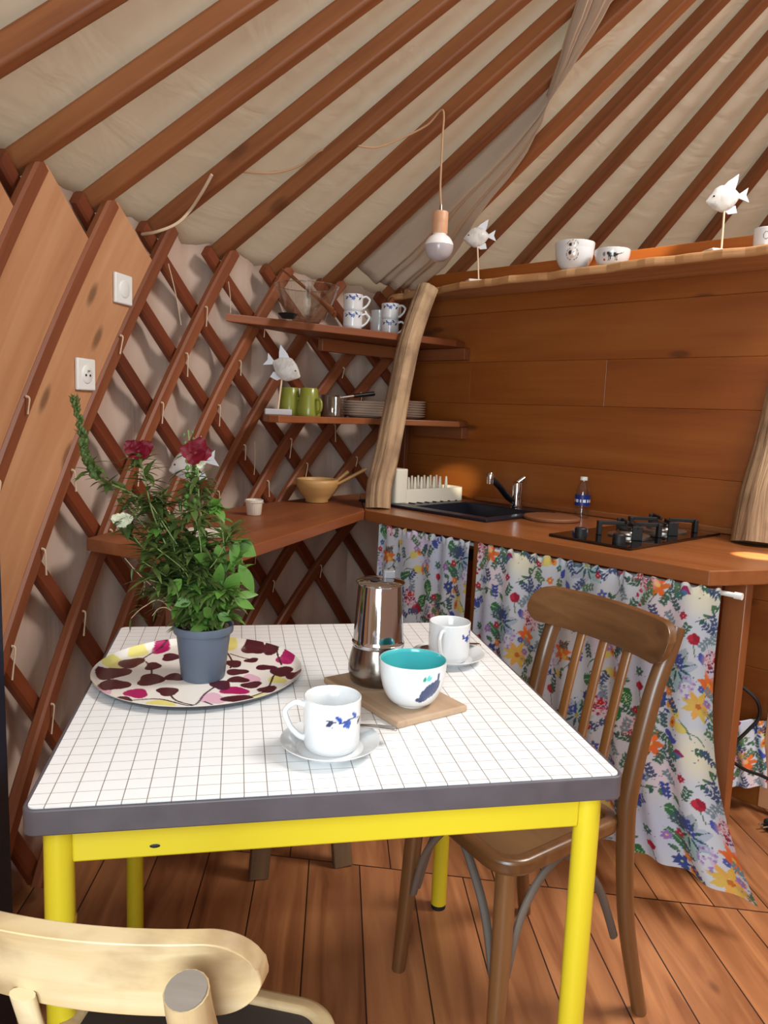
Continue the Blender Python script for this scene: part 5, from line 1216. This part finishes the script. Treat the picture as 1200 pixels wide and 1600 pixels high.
def cat(a0, zc):
    BK = lin((40, 42, 48))[:3]
    def f(a, r, z):
        u = ((a - a0 + PI) % (2 * PI) - PI) * r; zz = z - zc
        if (u / .017) ** 2 + ((zz - .002) / .0065) ** 2 < 1: return BK if abs(u) > .0012 else WHITE
        if (u + .017) ** 2 + (zz - .006) ** 2 < .0055 ** 2: return BK
        for x in (-.014, -.009, .008, .013):
            if abs(u - x) < .0018 and -.016 < zz < 0: return BK
        if abs(zz - (.004 + 12 * (u - .015) ** 2)) < .0013 and .014 < u < .037: return BK
        if (u + .031) ** 2 / .005 ** 2 + (zz - .005) ** 2 / .007 ** 2 < 1: return lin((120, 122, 128))[:3]
        if (u + .029) ** 2 + (zz + .013) ** 2 < .0042 ** 2: return lin((170, 30, 30))[:3]
        return None
    return f
pb = onpart(896, 420, .15); A_ = ang_to_cam(pb)
bowl_small('cereal_bowl', 'larger white bowl with round cow emblem, lower of the two nested', (pb.x, pb.y, ZT), .068, .078, cowface(A_ - .12, .050), 'bowls on the long shelf', .45)
bowl_small('cereal_bowl', 'white bowl with round cow emblem, nested in the bowl below', (pb.x, pb.y, ZT + .021), .070, .078, cowface(A_ - .12, .055), 'bowls on the long shelf', .45)
pb = onpart(956, 409, .14); A_ = ang_to_cam(pb); bowl_small('cereal_bowl', 'small white bowl with a black cat print', (pb.x, pb.y, ZT), .060, .060, cat(A_ + .04, .033), 'bowls on the long shelf', .6)
pb = onpart(1197, 382, .15); A_ = ang_to_cam(pb)
def scribble(a, r, z):
    u = ((a - A_ + .05 + PI) % (2 * PI) - PI) * r; d = math.hypot(u / .008, (z - .036) / .011)
    return GREY if .85 < d < 1.05 or (abs(u - .015) < .0012 and .026 < z < .045) else None
mug('cup', 'white cup with a grey line drawing at the end of the long shelf', (pb.x, pb.y, ZT), .037, .062, A_ + 2.0, scribble, 'cups in view', n=110)

# ------------------------------------------------------------------ on the upper corner shelf
def along(px, py, R, z):
    p = oncyl(px, py, R); return Vector((p.x, p.y, z))
gb = oncyl(478, 500, 2.55); gbl = thing('glass_bowl', 'clear glass salad bowl on the upper corner shelf', 'bowl', (gb.x, gb.y, ZS1))
mb = MB(); lathe(mb, [(0, 0), (.062, 0), (.070, .004), (.088, .05), (.112, .120), (.116, .1215), (.1145, .117), (.090, .05), (.072, .010), (0, .006)], 56); mb.build('bowl_body', M['glass'], gbl, angle=60)
mb = MB(); tube(mb, [(.1145 * math.cos(a), .1145 * math.sin(a), .1205) for a in np.linspace(0, 2 * PI, 49)], .0022, 8, caps=False); mb.build('rim', thin_glass('glass_rim', (.9, .92, .92, 1), .6, .3), gbl)
for i, (x, y, x2, y2, lb_) in enumerate(((520, 478, 440, 420, 'dark wooden salad server in the glass bowl, the one reaching highest'), (524, 484, 456, 430, 'dark wooden salad server in the glass bowl, the one leaning lower'))):
    a = pxd(x, y + 8, Vector((gb.x, gb.y, ZS1 + .03)), -.05 + .05 * i); b = pxd(x2, y2, gb, .0 + .04 * i); a.z = max(a.z, ZS1 + .022)
    mb = MB(); S = spline([a, a * .6 + b * .4, b], 8); tube(mb, S, [.017, .013, .006, .006, .006], 10, asp=.45, up=(1, 0, 0)); tag(mb.build('salad_server', M['spoon_wood'], angle=60), lb_, 'salad server', 'salad servers')
cupv = lambda A0: (lambda a, r, z: vine(a, r, z, .052, A0, .95))
def cupstack(px, py, R, hd, lab1, lab2):
    p = oncyl(px, py, R); A0 = ang_to_cam(p)
    mug('cup', lab1, (p.x, p.y, ZS1), .0375, .0655, A0 + hd, cupv(A0), 'patterned cups on the upper shelf', n=110, hr=.03)
    mug('cup', lab2, (p.x, p.y, ZS1 + .0657), .0375, .0655, A0 + hd, cupv(A0), 'patterned cups on the upper shelf', n=110, hr=.03)
    return p
cupstack(551, 506, 2.54, 1.45, 'patterned white cup beside the glass bowl, bottom of its stack', 'patterned white cup beside the glass bowl, top of its stack')
c2_ = cupstack(609, 512, 2.56, 1.30, 'patterned white cup by the driftwood, bottom of its stack', 'patterned white cup by the driftwood, top of its stack')
jg = thing('milk_jug', 'small white jug partly hidden behind the cup stack by the driftwood', 'jug', (c2_.x - .030, c2_.y + .085, ZS1 + 0))
mb = MB(); lathe(mb, [(0, 0), (.034, 0), (.036, .004), (.038, .06), (.034, .10), (.036, .112), (.034, .112), (.032, .10), (.034, .01), (0, .008)], 40, paint=lambda a, r, z, f: WHITE); mb.build('jug_body', M['porcelain'], jg, col=True)
mb = MB(); tube(mb, [(-.03, 0, .07), (-.055, -.005, .085), (-.066, -.006, .105)], [.014, .010, .007], 10, c=WHITE); mb.build('spout', M['porcelain'], jg, col=True)

# ------------------------------------------------------------------ on the lower corner shelf
def green(px, py, R, label, hd):
    p = oncyl(px, py, R); t = thing('mug', label, 'mug', (p.x, p.y, ZS2), 0, 'lime green mugs'); A0 = ang_to_cam(p)
    # stands upside down: wide rim below
    mb = MB(); lathe(mb, [(.044, 0), (.045, .004), (.043, .03), (.036, .070), (.032, .100), (.030, .1025), (0, .1025)], 40); lathe(mb, [(.041, .001), (.040, .02), (0, .02)], 30); mb.build('mug_body', M['greencup'], t, angle=50)
    c, s = math.cos(A0 + hd), math.sin(A0 + hd); mb = MB(); tube(mb, spline([(c * a, s * a, z) for a, z in ((.036, .062), (.058, .060), (.066, .042), (.060, .020), (.042, .014))], 5), .0055, 10, up=(-s, c, 0)); mb.build('handle', M['greencup'], t); return p
green(452, 652, 2.62, 'lime green mug upside down, next to the fish stick', .95)
green(482, 654, 2.545, 'lime green mug upside down, next to the steel pan', .75)
p = oncyl(464, 648, 2.685); mb = MB(); lathe(mb, [(0, 0), (.03, 0), (.033, .09), (.0345, .104), (.033, .104), (.029, .005), (0, .004)], 36, (p.x, p.y, ZS2), paint=lambda a, r, z, f: WHITE); tag(mb.build('tumbler', M['porcelain'], col=True), 'plain white tumbler behind the two green mugs', 'tumbler')
p = oncyl(512, 652, 2.60); pot = thing('saucepan', 'small steel saucepan on the lower shelf by the green mugs', 'saucepan', (p.x, p.y, ZS2))
mb = MB(); lathe(mb, [(0, .002), (.044, 0), (.047, .003), (.047, .082), (.0485, .084), (.0465, .084), (.0455, .004), (0, .004)], 44); mb.build('pan_body', M['brushed'], pot, angle=50)
hA = pxd(606, 632, p, .08); hA = Vector((hA.x - p.x, hA.y - p.y, .078)); mb = MB(); d_ = hA.normalized(); tube(mb, [(d_.x * .046, d_.y * .046, .074), (d_.x * .11, d_.y * .11, .085)], [.006, .006], 10); mb.build('handle', M['brushed'], pot)
mb = MB(); tube(mb, [(d_.x * .11, d_.y * .11, .085), (d_.x * .20, d_.y * .20, .098)], [.008, .009], 10); mb.build('grip', M['black'], pot)
p = oncyl(524, 655, 2.515); gl = M['glass']; mb = MB(); lathe(mb, [(0, 0), (.030, 0), (.033, .002), (.036, .075), (.0345, .075), (.031, .006), (0, .006)], 36, (p.x, p.y, ZS2)); tag(mb.build('drinking_glass', gl, angle=60), 'clear drinking glass on the lower shelf before the plates', 'glass')
def plates(px, py, R, rad, k, where, colr):
    p = oncyl(px, py, R); w = NTH
    for i in range(k):
        mb = MB(); z = ZS2 + i * .0105; lathe(mb, [(0, .002), (rad * .6, .001), (rad * .64, 0), (rad * .7, .003), (rad * .98, .012), (rad, .0145), (rad * .985, .0155), (rad * .68, .006), (0, .005)], 56, (p.x, p.y, z), paint=lambda a, r, z, f: lin(colr)[:3])
        tag(mb.build('plate', M['porcelain'], col=True, angle=50), w[i] + ' plate from the bottom of the stack ' + where, 'plate', 'plates stacked ' + where)
plates(570, 652, 2.60, .100, 6, 'before the driftwood pole', (214, 190, 170))
plates(632, 646, 2.60, .094, 7, 'behind the driftwood pole', (206, 182, 162))

# small dark dishes at the far end of the upper shelf
for x, y, lb_ in ((450, 494, 'dark little dish on the upper shelf beside the trellis'),):
    p = oncyl(x, y, 2.58); mb = MB(); lathe(mb, [(0, 0), (.02, 0), (.036, .016), (.0345, .017), (.018, .004), (0, .003)], 30, (p.x, p.y, ZS1)); tag(mb.build('small_dish', M['castiron']), lb_, 'dish')

# ------------------------------------------------------------------ pendant lamp
hk = cone(-47.5, 2.0, -.03); lampd = pxd(690, 170, hk)
lamp = thing('pendant_lamp', 'bare white bulb in a wooden socket hanging on a cable from the rafter', 'lamp')
bulb_c = pxd(686, 386, hk); sock_t = pxd(688, 333, hk)
mb = MB(); lathe(mb, [(0, -.045), (.020, -.041), (.036, -.027), (.0445, -.006), (.045, .004), (.0452, .0045)], 36, bulb_c, smoothn=2); mb.build('bulb_globe', M['bulb_low'], lamp)
mb = MB(); lathe(mb, [(.0452, .0045), (.043, .014), (.034, .028), (.022, .037), (.019, .045), (0, .046)], 36, bulb_c, smoothn=2); mb.build('bulb_collar', M['bulb'], lamp)
zt = sock_t.z; mb = MB(); lathe(mb, [(0, bulb_c.z + .040), (.0235, bulb_c.z + .040), (.0245, bulb_c.z + .042), (.0245, zt - .002), (.0235, zt), (0, zt)], 32, (bulb_c.x, bulb_c.y, 0)); mb.build('wooden_socket', M['socketwood'], lamp, angle=40)
mb = MB(); tube(mb, [(bulb_c.x, bulb_c.y, zt), (bulb_c.x, bulb_c.y, zt + .022)], [.006, .004], 10); mb.build('cable_grip', M['brushed'], lamp)
ctop = pxd(692, 172, hk); mb = MB()
cpts = [Vector((bulb_c.x, bulb_c.y, zt + .02)), pxd(688, 290, hk), pxd(691, 220, hk), ctop]
for x, y in ((668, 195), (630, 215), (590, 230), (560, 228)): cpts.append(oncone(x, y, -.036))
cpts2 = [oncone(x, y, .020) for x, y in ((545, 222), (500, 236), (470, 258), (430, 270), (385, 269), (345, 262))]
tube(mb, spline(cpts, 6), .0032, 8); mb.build('cable', M['cable'], lamp)
mb = MB(); tube(mb, spline(cpts2, 6), .0032, 8); mb.build('cable', M['cable'], lamp)

# ------------------------------------------------------------------ narrow spot lamps added for the patches of sun
src = (2.15, 1.1, 3.10)
t_ = onz(1184, 869, ZC); beam('sun_patch_spot', src, t_, 3.0, 4000, SUNC)
t_ = onpart(706, 757, .0); beam('sun_patch_spot', (.95, -1.0, 1.95), t_, 2.8, 1600, SUNC, .9)  # added spot, from behind the camera, for the sun patch by the rack
t_ = onpart(1000, 388, .02); beam('sun_patch_spot', (1.9, 1.0, 3.1), t_, 6.0, 1500, SUNC, .8)
